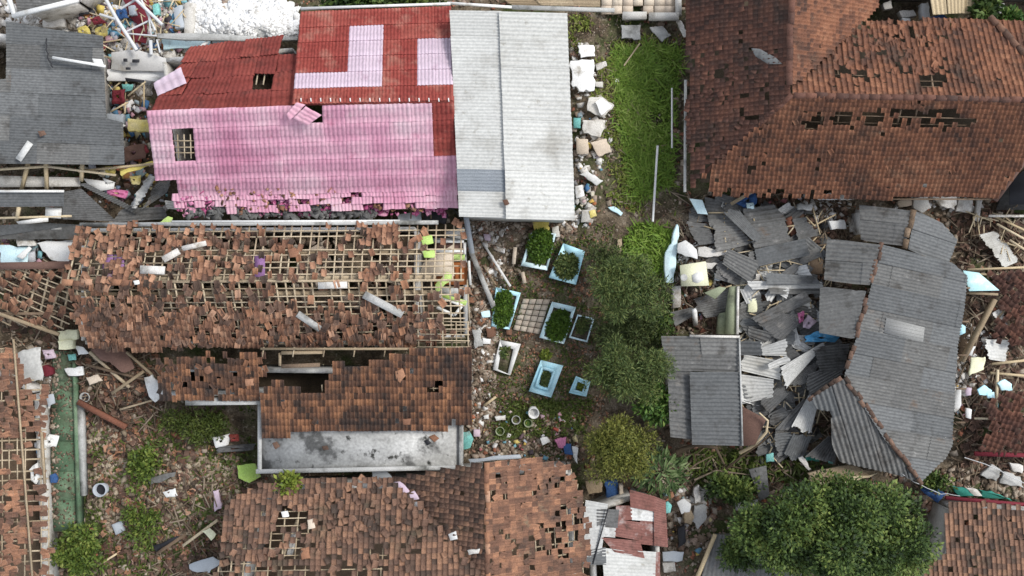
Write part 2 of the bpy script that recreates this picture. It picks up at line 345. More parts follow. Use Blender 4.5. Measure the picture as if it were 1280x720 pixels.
def tile_roof(root, F, w, l, m, present=None, nparts=110, wob=.03, loose=.04, shift=.12, jit=.02, m2=None, sd=0., dn=.05, joined=True):
    """lays clay tiles over a facet; present(px,py)->probability that a tile is still in place"""
    us = np.arange(F.ur[0]+w/2, F.ur[1]+w/2, w); vs = np.arange(F.vr[0], F.vr[1]+l*.5, l)
    U, Vv = np.meshgrid(us, vs); U = U.ravel(); Vv = Vv.ravel(); N = len(U)
    a, u, v, n = [np.array(list(k)) for k in (F.a, F.u, F.v, F.n)]
    und = vnoise(U*.9, Vv*.9, sd)*wob; ush = vnoise(U*.5+3, Vv*.7, sd+2)*w*shift*2.2; vsh = vnoise(U*.8, Vv*.4+5, sd+4)*l*shift*2.2
    Wp = a + (U+ush)[:, None]*u + (Vv+vsh)[:, None]*v + und[:, None]*n
    px, py = pxof(Wp + l*.5*v)
    ok = inpoly(px, py, F.poly)
    pr = np.ones(N) if present is None else np.array([present(x, y) for x, y in zip(px, py)])
    ok &= nr.random(N) < pr
    edge = (pr < .97)
    lo = nr.random(N) < np.where(edge, loose*4, loose)
    ang = nr.normal(0, jit, N) + np.where(lo, nr.normal(0, .3, N), 0)
    Wp = Wp + np.where(lo, nr.uniform(-.2, .55, N)*l, 0)[:, None]*v + np.where(lo, nr.uniform(0, .05, N), 0)[:, None]*n
    tilt = np.arctan2(.028, l) + nr.normal(0, .025, N) + np.where(lo, nr.normal(0, .12, N), 0)
    ca, sa = np.cos(ang)[:, None], np.sin(ang)[:, None]
    X = u*ca + v*sa; Y = -(v*ca - u*sa)
    Y2 = Y*np.cos(tilt)[:, None] - n*np.sin(tilt)[:, None]*-1*-1
    Zz = np.cross(X, Y2)
    sg = np.sign(np.sum(Zz*n, 1))[:, None]; X = X*sg; Zz = Zz*sg
    R = np.stack([X*w, Y2*l, Zz*w*1.1], -1)
    T = Wp + n*(dn + .02)
    idx = np.nonzero(ok)[0]
    if len(idx) == 0: return
    key = np.where(lo[idx], 0, np.where(edge[idx], .4, 1)) + nr.random(len(idx))*.9
    order = idx[np.argsort(key)]; pi, rest = order[:nparts], order[nparts:]
    base = np.array(list(wloc(root)))
    me = tile_mesh(m)
    T = T + n*nr.normal(0, .006, N)[:, None]
    for i in pi:
        o = bpy.data.objects.new('tile', me); COL.objects.link(o); o.parent = root
        Mx = np.eye(4); Mx[:3, :3] = R[i]; Mx[:3, 3] = T[i]-base
        o.matrix_basis = Matrix(Mx.tolist())
    if len(rest) and joined:
        o = MB().inst(TV, TF, R[rest], T[rest]).build('tiles', M[m], root, kind='stuff')
        if m in EDGED: clay_edge(o.data)
def battens(root, F, rafter=.55, batten=.3, bw=.035, rw=.06, keep=None, m='batten', drop=.03, sd=0, mr=None, jit=.02, pm=.05):
    """rafters down the slope and battens across it, each a part; cut to runs where keep(px,py) holds"""
    def runs(p_of, t0, t1, wdt, hgt, name, off, mm):
        ts = np.linspace(t0, t1, 60); pts = [p_of(t) for t in ts]
        X, Y = pxof(np.array([list(p) for p in pts])); ins = inpoly(X, Y, F.poly)
        if keep is not None: ins &= np.array([bool(keep(x, y)) for x, y in zip(X, Y)])
        i = 0
        while i < 60:
            if ins[i]:
                j = i
                while j+1 < 60 and ins[j+1]: j += 1
                if j-i >= 2 and rnd.random() > pm:
                    MB().bar(pts[i] + F.n*off, pts[j] + F.n*(off+rnd.uniform(-.02, .02)) + F.u*rnd.uniform(-jit, jit)*2 + F.v*rnd.uniform(-jit, jit)*2, wdt, hgt, F.n).build(name, M[mm], root)
                i = j+1
            else: i += 1
    u = F.ur[0]+.1
    while u < F.ur[1]:
        uu = u + rnd.uniform(-jit, jit); runs(lambda t: F.a + F.u*uu + F.v*t, F.vr[0], F.vr[1], rw, .08, 'rafter', -.07-drop, mr or m); u += rafter
    v = F.vr[0]+.06
    while v < F.vr[1]:
        vv = v + rnd.uniform(-jit, jit); runs(lambda t: F.a + F.u*t + F.v*vv, F.ur[0], F.ur[1], bw, .03, 'batten', -drop, m); v += batten
def ridge(root, p0, p1, m='terracotta', w=.24, step=.36, miss=.08, name='ridge_tile', jit=.04, lift=.1):
    a, b = P(*p0), P(*p1); d = b-a; n = max(1, int(d.length/step)); d.normalize()
    for k in range(n):
        if rnd.random() < miss: continue
        c = a.lerp(b, (k+.5)/n) + Vector((rnd.uniform(-jit, jit), rnd.uniform(-jit, jit), lift+rnd.uniform(0, .02)))
        dd = (d + Vector((rnd.uniform(-jit, jit), rnd.uniform(-jit, jit), rnd.uniform(-.03, .05)))).normalized()
        s = dd.cross(Vector((0,0,1))).normalized(); up = s.cross(dd); L = step*.58
        V = []
        for e, sc in ((-L, 1.0), (L, .86)):
            for t in (-1.35, -.7, 0, .7, 1.35): V.append(list(c + dd*e + (s*math.sin(t)*w*.5 + up*(math.cos(t)-1)*w*.45)*sc))
        for e, sc in ((-L, .8), (L, .7)):
            for t in (-1.35, -.7, 0, .7, 1.35): V.append(list(c + dd*e + (s*math.sin(t)*w*.5 + up*(math.cos(t)-1.1)*w*.45)*sc))
        F_ = [[i, i+1, i+6, i+5] for i in range(4)] + [[i+10, i+15, i+16, i+11] for i in range(4)] + [[i, i+10, i+11, i+1] for i in range(4)] + [[i+5, i+6, i+16, i+15] for i in range(4)]
        MB().add(V, F_).build(name, M[m], root)
def walls(root, poly, z1, m='plaster', t=.16, z0=-.1, miss=(), tops=None):
    n = len(poly)
    for i in range(n):
        if i in miss: continue
        a, b = poly[i], poly[(i+1) % n]
        za = tops[i] if tops else z1; zb = tops[(i+1) % n] if tops else z1
        A, B = P(a[0], a[1], za), P(b[0], b[1], zb)
        d = Vector((B.x-A.x, B.y-A.y, 0)); L = d.length; d.normalize(); s = Vector((-d.y, d.x, 0))*t/2
        A0, B0 = A + d*t/2*1.02, B - d*t/2*.98
        V = [A0-s, A0+s, B0+s, B0-s]
        V = [[p.x, p.y, z0] for p in V] + [list(p) for p in V]
        MB().add(V, BOXF).build('wall', M[m], root)
def scatter(name, polys, n, size, m, kind='chunk', dz=0., tilt=.45, flat=.45, zf=None, squash=(1, .5), keep=None, align=None):
    """countless small debris as one stuff object of real pieces"""
    if isinstance(polys[0][0], (int, float)): polys = [polys]
    X, Y = [], []
    ar = []
    for p in polys:
        xs = [c[0] for c in p]; ys = [c[1] for c in p]; ar.append((max(xs)-min(xs))*(max(ys)-min(ys)))
    for p, A in zip(polys, ar):
        k = int(n*A/sum(ar)*1.0)+1
        xs = [c[0] for c in p]; ys = [c[1] for c in p]
        x = nr.uniform(min(xs), max(xs), k*2); y = nr.uniform(min(ys), max(ys), k*2)
        ok = inpoly(x, y, p); X.append(x[ok][:k]); Y.append(y[ok][:k])
    X = np.concatenate(X); Y = np.concatenate(Y)
    cl = vnoise(X*.09, Y*.09, len(name)) > -.45; X, Y = X[cl], Y[cl]
    if keep is not None:
        kk = np.array([keep(a, b) for a, b in zip(X, Y)]); X, Y = X[kk], Y[kk]
    N = len(X); z = (g(X, Y) if zf is None else np.array([zf(a, b) for a, b in zip(X, Y)])) + dz
    k = S*(H-z)/H; T = np.stack([(X-640)*k, (360-Y)*k, z], -1)
    s = size[0] + (size[1]-size[0])*nr.random(N)**2.2
    if kind == 'chunk':
        V = BOXV[None] + nr.normal(0, .11, (N, 8, 3)); V = V*np.stack([s, s*nr.uniform(squash[1], squash[0], N), s*flat], -1)[:, None, :]
        mb = MB().inst(V, BOXF, rand_rot(N, tilt), T + np.array([0,0,1])*(s*flat*.3)[:, None])
    elif kind == 'stick':
        V = BOXV[None]*np.stack([s, np.full(N, .03)+nr.random(N)*.03, np.full(N, .03)], -1)[:, None, :]
        mb = MB().inst(V, BOXF, rand_rot(N, tilt*.4), T + np.array([0,0,.04]))
    elif kind == 'tile':
        mb = MB().inst(TV[None]*np.stack([s, s*1.3, s*.8], -1)[:, None, :], TF, rand_rot(N, tilt, align), T + np.array([0,0,.05]))
    o = mb.build(name, M[m], None, kind='stuff', origin=T.mean(0) if N else (0,0,0))
    if kind == 'tile': clay_edge(o.data)
    return o
LEAF = np.array([[0,0,0],[-.5,.5,.12],[0,1,0],[.5,.5,.12]]); LEAFF = np.array([[0,3,2,1]])
def leaves(centres, n, spread, size, aspect=.45, up=.5, flat=.7, power=.45):
    """n leaf faces round clump centres (k,3); returns an MB"""
    k = len(centres); c = centres[nr.integers(0, k, n)]
    d = nr.normal(0, 1, (n, 3)); d /= np.linalg.norm(d, axis=1)[:, None]
    r = spread*nr.random(n)**power
    T = c + d*np.array([1,1,flat])*r[:, None]
    s = size*nr.uniform(.6, 1.4, n)
    # leaf axis points outward, normal leans up
    ax = d + nr.normal(0, .6, (n, 3)); ax /= np.linalg.norm(ax, axis=1)[:, None]
    nn = np.array([0,0,1.])*up + nr.normal(0, .35, (n, 3)) + d*.8; nn -= ax*np.sum(nn*ax, 1)[:, None]; nn /= np.linalg.norm(nn, axis=1)[:, None]
    xx = np.cross(ax, nn)
    R = np.stack([xx*(s*aspect)[:, None], ax*s[:, None], nn*s[:, None]], -1)
    return MB().inst(LEAF, LEAFF, R, T)
def tree(name, label, cat, cx, cy, rx, ry, zc, hz, n, size, m, clumps=40, spread=.5, trunk=.14, group=None, aspect=.45, limbs=6, up=.5, poly=None, power=.45):
    base = PG(cx, cy); base = Vector((P(cx, cy, zc).x, P(cx, cy, zc).y, float(g(cx, cy))-.05))
    t = thing(name, label, cat, base, group)
    C = []
    while len(C) < clumps:
        d = nr.normal(0, 1, 3); d /= np.linalg.norm(d); r = nr.random()**.4
        if d[2] < -.35: d[2] *= -.6
        x, y = cx + d[0]*rx*r, cy + d[1]*ry*r
        if poly and not inpoly(x, y, poly): continue
        zz = zc + d[2]*hz*r + nr.normal(0, .12)*hz
        C.append(list(P(x, y, zz)))
    C = np.array(C)
    top = Vector((base.x, base.y, zc - .3*hz))
    MB().tube([base, base.lerp(top, .5) + Vector((.05,.03,0)), top], [trunk, trunk*.8, trunk*.55], 8).build('trunk', M['bark'], t)
    for i in nr.choice(len(C), min(limbs, len(C)), False):
        a = base.lerp(top, rnd.uniform(.6, 1)); b = Vector(C[i])
        MB().tube([a, a.lerp(b, .5)+Vector((0,0,.1)), b], [trunk*.45, trunk*.3, trunk*.12], 6).build('limb', M['bark'], t)
    leaves(C, n, spread, size, aspect, up, power=power).build('crown', M[m], t)
    return t
def slab(name, label, cat, pts, t, m, dz=.12, zs=None, group=None, tilt=.0, bend=0):
    """a flat broken piece lying on the debris, its outline in photo px"""
    q = []
    for i, (x, y) in enumerate(pts):
        z = float(g(x, y)) + dz + (rnd.uniform(-tilt, tilt)) if zs is None else zs[i]
        q.append(P(x, y, z))
    # fit to a plane so that the piece stays flat
    A = np.array([list(p) for p in q]); c = A.mean(0)
    co_ = np.linalg.lstsq(np.c_[A[:, :2]-c[:2], np.ones(len(A))], A[:, 2], rcond=None)[0]
    q = [Vector((p.x, p.y, co_[0]*(p.x-c[0])+co_[1]*(p.y-c[1])+co_[2])) for p in q]
    if cat in ('cloth', 'clothes', 'tarpaulin'):
        mb = MB(); n = len(q)*3; ctr = sum(q, Vector())/len(q); rim = [q[k//3].lerp(q[(k//3+1) % len(q)], (k % 3)/3) for k in range(n)]
        rs = [[ctr.lerp(p, f*rnd.uniform(.88, 1.08)) + Vector((0, 0, rnd.uniform(0, .16) if f < 1 else rnd.uniform(-.1, .04))) for p in rim] for f in (1.04, .8, .5, .2)]
        X = np.array([[list(p) for p in r + r[:1]] for r in rs])
        if np.cross(X[1,0]-X[0,0], X[0,1]-X[0,0])[2] < 0: X = X[:, ::-1]
        mb.grid(X); mb.grid((X - np.array([0,0,.02]))[:, ::-1])
        return tag(mb.build(name, M[m], None, origin=(c[0], c[1], co_[2]-t), smooth=True), label, cat, group)
    if cat not in ('patch', 'tub', 'board', 'cover', 'tile', 'box') and t > .045:
        ex = []; k = len(q); big = max((q[e]-q[(e+1) % k]).length for e in range(k))
        for e in range(k):
            p0, p1 = q[e], q[(e+1) % k]; L = (p1-p0).length; ex.append(p0)
            for f in ((.28, .52, .77) if L > .45 else (.5,)):
                ex.append(p0.lerp(p1, f+rnd.uniform(-.08, .08)) + Vector((rnd.uniform(-1, 1), rnd.uniform(-1, 1), 0))*min(.07, .05*big))
        q = ex
    o = MB().prism(q, t).build(name, M[m], None, origin=(c[0], c[1], co_[2]-t))
    bv = o.modifiers.new('soft_edge', 'BEVEL'); bv.width = min(.012, t*.25); bv.segments = 1
    return tag(o, label, cat, group)
def pole(name, label, cat, p0, p1, w, m, round_=False, group=None, h=None):
    a, b = P(*p0), P(*p1)
    mb = MB().tube([a, b], w/2, 8) if round_ else MB().bar(a, b, w, h or w)
    c = (a+b)/2; return tag(mb.build(name, M[m], None, origin=(c.x, c.y, min(a.z, b.z)-w/2)), label, cat, group)
def loose_sheet(label, pts, m='sheet_grey', z=.3, zs=None, period=.13, amp=.022, sag=.04, group=None, name='corrugated_sheet', tilt=.12):
    """one fallen corrugated sheet; outline TL TR BR BL with ridges running TL->TR"""
    q = []
    for i, (x, y) in enumerate(pts):
        zz = zs[i] if zs is not None else float(g(x, y)) + z + rnd.uniform(-tilt, tilt)
        q.append(P(x, y, zz))
    c = sum(q, Vector())/4
    o = corr(*q, period=period, amp=amp, along=6, sag=sag, ragged=.09, twist=rnd.uniform(-.25, .25)).build(name, M[m], None, origin=(c.x, c.y, min(v.z for v in q)))
    return tag(o, label, 'metal sheet' if 'metal' in label else 'roof sheet', group)
# ================================================================ THE GROUND
def ground():
    xs = np.concatenate([[-16000,-4000,-1200,-500], np.arange(-160, 1441, 8), [1800,2500,5500,17000]]).astype(float)
    ys = np.concatenate([[-16000,-4000,-1200,-500], np.arange(-160, 881, 8), [1300,2000,5000,17000]]).astype(float)
    X, Y = np.meshgrid(xs, ys, indexing='ij'); inn = (abs(X-640) < 900) & (abs(Y-360) < 650)
    Z = np.where(inn, g(X, Y) + .03*nr.normal(0, 1, X.shape), 0)
    k = S*(H-Z)/H
    o = MB().grid(np.stack([(X-640)*k, (360-Y)*k, Z], -1)[:, ::-1]).build('ground', M['soil'], smooth=True); o['kind'] = 'structure'
ground()
# ================================================================ LARGE STRUCTURE
# ---- pink and red sheet roofed house
def tile_panel(A, B, C, D, ribs=5, rows=3, amp=.045, step=.06):
    A, B, C, D = [np.array(list(p), float) for p in (A, B, C, D)]
    u = np.linspace(0, 1, ribs*4+1)[:, None, None]; vv = np.sort(np.concatenate([np.linspace(0, 1, rows+1), np.linspace(0, 1, rows+1)[1:-1]-.03]))
    v = vv[None, :, None]
    X = (A*(1-u)+B*u)*(1-v) + (D*(1-u)+C*u)*v
    n = np.cross(B-A, D-A); n /= np.linalg.norm(n); n = n if n[2] > 0 else -n
    w = amp*np.abs(np.sin(np.pi*u*ribs))**.6 + step*((v*rows+.02) % 1)
    X = X + n*w; mb = MB()
    if np.cross(X[1,0]-X[0,0], X[0,1]-X[0,0])[2] < 0: X = X[:, ::-1]
    Bm = X - n*.03; mb.grid(X); mb.grid(Bm[:, ::-1])
    for r0, r1 in ((X[0], Bm[0]), (Bm[-1], X[-1]), (Bm[:, 0], X[:, 0]), (X[:, -1], Bm[:, -1])): mb.grid(np.stack([r0, r1]))
    return mb
pk = thing('sheet_roofed_house', 'house under a patched pink and red sheet roof beside the white roofed building', 'house', P(385, 150, 0))
def panels(quad, nu, nv, colf, skip=None, ribs=5, rows=3, poly=None, jit=.012):
    q = [P(*c) for c in quad]
    for i in range(nu):
        for j in range(nv):
            c = [bil(q, a, b) for a, b in ((i/nu, j/nv), ((i+1.04)/nu, j/nv), ((i+1.04)/nu, (j+1.1)/nv), (i/nu, (j+1.1)/nv))]
            px, py = [float(x) for x in pxof(np.array(sum(c, Vector())/4))]
            if skip and skip(px, py): continue
            if poly and not inpoly(px, py, poly): continue
            dz = .012*(i % 2)
            tz = [rnd.uniform(0, jit) for _ in range(4)]
            c = [p + Vector((rnd.uniform(-jit, jit)*.8, rnd.uniform(-jit, jit)*.8, dz + tz[k] + (0 if k < 2 else .07))) for k, p in enumerate(c)]
            tile_panel(*c, ribs=ribs, rows=rows).build('roof_sheet', M[colf(px, py)], pk)
LA = [(434,27),(480,27),(476,105),(366,107),(370,86),(434,86)]; LB = [(519,45),(566,44),(566,102),(519,103)]
panels([(376,15,3.5),(563,8,3.5),(566,124,4.7),(366,129,4.7)], 9, 6, lambda x, y: 'lilac' if inpoly(x, y, LA) or inpoly(x, y, LB) else 'red')
PF = lambda x, y: 'red' if x > 541 and y < 196 else 'pink'
panels([(184,138,4.55),(567,125,4.65),(571,236,3.37),(197,244,2.95)], 14, 5, PF, skip=lambda x, y: (222 < x < 246 and 170 < y < 196) or (368 < x < 402 and y < 146) or (x < 205 and y > 222), jit=.025, poly=[(184,136),(570,122),(574,263),(556,263),(470,267),(300,274),(240,273),(215,248),(210,222),(190,178)])
panels([(202,243,2.96),(571,235,3.38),(572,259,3.1),(206,268,2.65)], 28, 3, PF, skip=lambda x, y: rnd.random() < (.05 + .5*max(0, vnoise(x*.11, y*.12, 2)+.35)*(1 if x < 505 else .25)*(.4 if y < 246 else 1.3)) or (x < 216), ribs=3, rows=1, jit=.04, poly=[(184,136),(570,122),(574,263),(556,263),(470,267),(300,274),(240,273),(215,248),(210,222),(190,178)])
panels([(238,58,2.9),(376,44,3.2),(366,133,4.3),(189,139,4.1)], 6, 4, lambda x, y: 'red_deep', skip=lambda x, y: (305 < x < 345 and 85 < y < 104) or (350 < x < 372 and 52 < y < 62), rows=2, jit=.09)
walls(pk, [(205,75),(368,62),(372,20),(560,14),(562,252),(232,252)], 2.55, 'plaster', miss=(1,))
ridge(pk, (366,127,4.75), (567,124,4.75), 'red_deep', .3, .5, .0, 'ridge_cap', .01, .03)
for k in range(16): MB().bar(P(376+k*12.3, 122.5, 4.84), P(376.5+k*12.3, 127, 4.84), .045, .02).build('ridge_clip', M['white'], pk)
MB().bar(P(376,11,3.5), P(563,5,3.5), .09, .16).build('eave_board', M['white'], pk)
for x in (222, 230, 238): MB().bar(P(x, 168, 4.0), P(x+1, 198, 3.7), .04, .05).build('batten', M['batten'], pk)
for y in (176, 184, 191): MB().bar(P(216, y, 3.95-(y-176)*.011), P(248, y, 3.95-(y-176)*.011), .04, .04).build('batten', M['batten'], pk)
for k in range(4): MB().bar(P(306+k*9, 82, 3.45+k*.02), P(302+k*9, 106, 3.75), .05, .05).build('batten', M['batten'], pk)
for k in range(15): MB().bar(P(230+k*22, 225, 3.2), P(228+k*22+rnd.uniform(-4,4), 273, 2.45), .05, .08).build('rafter', M['wood_dark'], pk)
for y in (246, 256, 266): MB().bar(P(228, y, 2.85-(y-246)*.012), P(560, y-6, 3.0-(y-246)*.012), .045, .045).build('batten', M['wood_dark'], pk)
# ---- white roofed building
wb = thing('white_roofed_building', 'long building under a pale white corrugated roof beside the grass strip', 'building', P(642, 145, 0))
sheet_roof(wb, [(562,13,4.6),(627,14,4.75),(635,272,4.6),(574,271,4.45)], 1, 8, 'u', 'sheet_white', .125, .022, mats=lambda x, y: 'translucent' if 203 < y < 238 else 'sheet_white', jit=.012)
sheet_roof(wb, [(624,14,4.85),(709,17,4.5),(719,275,4.4),(633,273,4.75)], 1, 8, 'u', 'sheet_white', .15, .034, jit=.015)
walls(wb, [(567,20),(704,22),(712,268),(578,265)], 4.2, 'white')
MB().prism([P(571,205,4.8), P(588,206,4.82), P(588,237,4.8), P(573,237,4.78)], .02).build('translucent_patch', M['sheet_dark'], wb) if False else None
# ---- brown tiled house on the right
bh = thing('brown_tiled_house', 'large house under a hipped brown clay tile roof with a row of dark holes', 'house', P(1070, 130, 0))
HOLES = [[(1003,150),(1012,152),(1018,143),(1028,140),(1029,151),(1016,158),(1004,156)],[(1036,145),(1046,141),(1062,143),(1064,153),(1050,155),(1036,152)],[(1070,143),(1084,142),(1100,138),(1104,149),(1090,154),(1072,150)],
 [(1112,138),(1150,138),(1148,147),(1136,151),(1120,156),(1112,160),(1114,150)],[(1150,150),(1158,140),(1174,140),(1176,152),(1168,160),(1160,154),(1152,163)],[(1178,139),(1196,139),(1200,146),(1220,148),(1218,152),(1200,158),(1188,156),(1178,162)],
 [(1040,88),(1062,84),(1060,94),(1044,96)],[(1064,93),(1098,93),(1094,102),(1068,100)],[(1120,86),(1136,84),(1140,94),(1124,96)],[(1142,94),(1160,96),(1180,94),(1180,104),(1160,110),(1146,106)],
 [(876,110),(884,110),(884,116),(876,116)],[(896,88),(904,88),(904,98),(896,98)]]
HOLES = [[(sum(p[0] for p in h)/len(h) + (x-sum(p[0] for p in h)/len(h))*1.08, sum(p[1] for p in h)/len(h) + (y-sum(p[1] for p in h)/len(h))*1.35) for x, y in h] for h in HOLES]
def bh_keep(x, y):
    for h in HOLES:
        if inpoly(x, y, h): return .06
    if y > 236 and x < 1050: return .55
    if x < 905 and y > 215: return .6
    if x < 960 and 50 < y < 215: return .96-.22*max(0, vnoise(x*.12, y*.09, 6))
    if 1055 < x < 1190 and 30 < y < 95: return .9
    return .992
bl_poly = [(860,-30),(991,-30),(984,104),(993,118),(878,218),(862,246)]
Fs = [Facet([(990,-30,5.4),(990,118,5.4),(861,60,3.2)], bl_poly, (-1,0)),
      Facet([(992,-30,5.4),(992,110,5.4),(1088,0,3.6)], [(991,-30),(1100,-30),(1094,10),(1062,44),(990,108)], (1,0)),
      Facet([(992,119,5.4),(1280,125,5.4),(1150,28,3.7)], [(990,110),(1060,45),(1092,26),(1420,28),(1420,125),(993,120)], (0,-1)),
      Facet([(992,120,5.4),(1280,126,5.4),(1150,247,3.1)], [(992,120),(1330,126),(1290,186),(1245,247),(985,247),(882,243),(878,219)], (0,1))]
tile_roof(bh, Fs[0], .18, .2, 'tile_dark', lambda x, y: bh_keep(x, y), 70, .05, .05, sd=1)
tile_roof(bh, Fs[1], .165, .165, 'tile_red', None, 40, .02, .01, sd=2)
tile_roof(bh, Fs[2], .215, .22, 'tile_red', bh_keep, 110, .06, .04, sd=3)
tile_roof(bh, Fs[3], .178, .2, 'tile_red', bh_keep, 80, .03, .012, sd=4)
for f, n_ in ((Fs[2], 0), (Fs[3], 0)):
    battens(bh, f, .6, .26, .03, .06, lambda x, y: any(inpoly(x, y, [(cx+(cx-sum(c[0] for c in h)/len(h))*.5, cy+(cy-sum(c[1] for c in h)/len(h))*.8) for cx, cy in h]) for h in HOLES), 'wood_dark', sd=1, pm=.3)
ridge(bh, (992,119,5.45), (1330,126,5.45), 'tile_dark', .26, .4, .01, jit=.02)
ridge(bh, (990,-30,5.5), (986,106,5.5), 'tile_dark', .28, .42, .01, jit=.02)
ridge(bh, (989,120,5.45), (880,217,3.4), 'tile_dark', .22, .4, .02, jit=.02)
ridge(bh, (993,112,5.1), (1062,46,4.0), 'tile_dark', .26, .4, .1, jit=.04, lift=.0)
ridge(bh, (1330,124,5.45), (1238,20,3.7), 'tile_orange', .3, .4, .0, jit=.02)
walls(bh, [(908,-20),(1400,-20),(1400,175),(1234,226),(920,224)], 2.4, 'concrete')
MB().bar(P(1292,184,4.1), P(1243,250,3.05), .2, .25).build('fascia_board', M['brown'], bh)
MB().bar(P(1243,249,3.0), P(1100,249,3.0), .06, .14).build('fascia_board', M['wood_dark'], bh)
MB().prism([P(1258,232,.3), P(1420,180,.3), P(1420,262,.3), P(1246,262,.3)], .3).build('porch_shade_floor', M['sheet_dark'], bh); MB().prism([P(1262,228,2.6), P(1300,196,2.6), P(1420,196,2.6), P(1420,252,2.5), P(1262,256,2.5)], .05).build('porch_shade_ceiling', M['black'], bh); MB().bar(P(1258,228,.2), P(1258,228,2.5), .15).build('porch_post', M['greenwall'], bh)  # floor and ceiling coloured dark to stand for the shade under the roof
MB().prism([P(872,-30,2.5), P(1078,-30,2.5), P(1078,62,2.5), P(872,62,2.5)], .04).prism([P(872,62.3,2.5), P(1400,62.3,2.5), P(1400,175,2.5), P(1236,230,2.5), P(876,228,2.5)], .04).build('ceiling', M['bark'], bh)  # ceiling added in a dark tone so the tile holes read as deep shade
# ---- stripped house in the middle
mh = thing('stripped_tile_house', 'house with half its clay tiles shaken off and the roof battens bare', 'house', P(335, 360, 0))
HU = Facet([(85,353,4.7),(585,349,4.7),(335,281,3.4)], [(97,281),(585,279),(588,350),(82,354)], (0,-1))
HL = Facet([(85,353,4.7),(585,349,4.7),(335,437,3.1)], [(82,354),(588,350),(585,436),(420,434),(118,436),(94,400)], (0,1))
def mh_up(x, y):
    if x > 520: return .05
    if inpoly(x, y, [(447,280),(500,280),(498,304),(470,304)]): return .85
    b = .55 if x < 165 else .3 if x < 300 else .1
    return max(.03, min(.95, b + .6*vnoise(x*.07, y*.1, 3)))
def mh_lo(x, y):
    if x > 545: return .04
    t = (y-352)/84; b = (.2+1.5*t if x < 200 else -.05+1.15*t if x < 330 else -.08+.95*t)
    return max(.05, min(.97, b + .4*vnoise(x*.08, y*.09, 9)))
battens(mh, HU, .36, .29, .045, .055, None, 'batten', .03, jit=.03)
battens(mh, HL, .36, .29, .045, .055, None, 'batten', .03, jit=.03)
tile_roof(mh, HU, .21, .27, 'tile_mid', mh_up, 150, .05, .14, jit=.05, sd=5)
tile_roof(mh, HL, .21, .27, 'tile_mid', mh_lo, 150, .05, .08, jit=.04, sd=6)
for y, z in ((315, 3.75), (347, 4.3), (366, 4.05)): MB().bar(P(90, y+2, z), P(545, y-1, z), .16, .2).build('purlin', M['wood'], mh)
MB().bar(P(100,281,3.45), P(548,278,3.5), .16, .1).build('gutter', M['concrete'], mh)
MB().bar(P(215,277,3.5), P(500,276,3.5), .08, .08).build('gutter', M['white'], mh)
for k in range(9): MB().prism([P(110+k*52+rnd.uniform(0,6), 290+rnd.uniform(0,40), 2.5), P(150+k*52, 292+rnd.uniform(0,20), 2.5), P(152+k*52, 345, 2.45), P(108+k*52, 345, 2.45)], .03).build('ceiling_panel', M[['wood','wood_dark','paver'][k % 3]], mh)
for k in range(7): MB().prism([P(200+k*48+rnd.uniform(0,8), 362, 2.45), P(236+k*48, 362, 2.45), P(238+k*48, 395+rnd.uniform(0,20), 2.4), P(202+k*48, 395, 2.4)], .03).build('ceiling_panel', M[['wood_dark','wood','brown'][k % 3]], mh)
walls(mh, [(104,288),(520,286),(520,428),(104,428)], 2.9, 'plaster')
walls(mh, [(520,300),(580,300),(582,420),(520,420)], 1.3, 'concrete', miss=(3,))
ridge(mh, (80,354,4.75), (165,354,4.75), 'terracotta', .28, .38, .1)
for x0 in (318, 128, 142): MB().prism([HU.at(x0, 318, -.02), HU.at(x0+13, 318, -.02), HU.at(x0+13, 346, -.02), HU.at(x0, 346, -.02)], .02).build('purple_lining', M['purple'], mh)
# ---- lower tiled wing with its flat terrace
lw = thing('low_tiled_wing', 'low striped brown tile roof over a flat grey terrace slab', 'house', P(450, 510, 0))
LF = Facet([(330,432,3.75),(588,430,3.75),(450,545,2.9)], [(328,480),(352,478),(376,483),(384,492),(400,488),(404,472),(416,462),(412,449),(436,456),(486,452),(488,441),(588,434),(590,470),(588,528),(578,534),(404,540),(328,545)], (0,1))
LL = Facet([(195,442,3.5),(325,442,3.5),(260,500,3.0)], [(196,446),(262,442),(338,440),(336,466),(326,474),(326,500),(200,501)], (0,1))
def lw_keep(x, y):
    if inpoly(x, y, [(376,488),(384,470),(408,456),(412,470),(404,492),(390,494)]): return .08
    if inpoly(x, y, [(536,482),(552,474),(554,484),(546,492),(536,490)]): return .2
    if inpoly(x, y, [(496,466),(510,466),(510,478),(498,478)]): return .4
    return .99
tile_roof(lw, LF, .165, .27, 'tile_lower', lw_keep, 140, .025, .015, sd=7)
tile_roof(lw, LL, .17, .26, 'tile_lower', lambda x, y: .55 if y < 456 else .93, 90, .04, .06, sd=8)
battens(lw, LF, .5, .28, .04, .05, lambda x, y: lw_keep(x, y) < .9 or y < 448, 'batten', .05)
battens(lw, Facet([(520,400,3.85),(590,400,3.85),(550,440,3.5)], [(520,404),(588,402),(588,440),(520,440)], (0,1)), .5, .26, .035, .05, None, 'batten', .05)
for k in range(7): MB().bar(P(330+k*38, 434, 3.62), P(328+k*38, 446, 3.55), .05, .07).build('rafter', M['wood'], lw)
MB().bar(P(326,436,3.65), P(520,436,3.65), .09, .12).build('purlin', M['wood'], lw)
walls(lw, [(208,462),(578,466),(574,538),(332,538),(328,492),(208,492)], 2.45, 'concrete')
MB().bar(P(232,502,2.85), P(326,501,2.85), .3, .12).build('eave_slab', M['concrete'], lw)
TZ = 2.55
MB().prism([P(322,496,TZ), P(579,528,TZ) if False else P(579,500,TZ), P(579,586,TZ), P(322,589,TZ)], .2).build('terrace_slab', M['terrace'], lw)
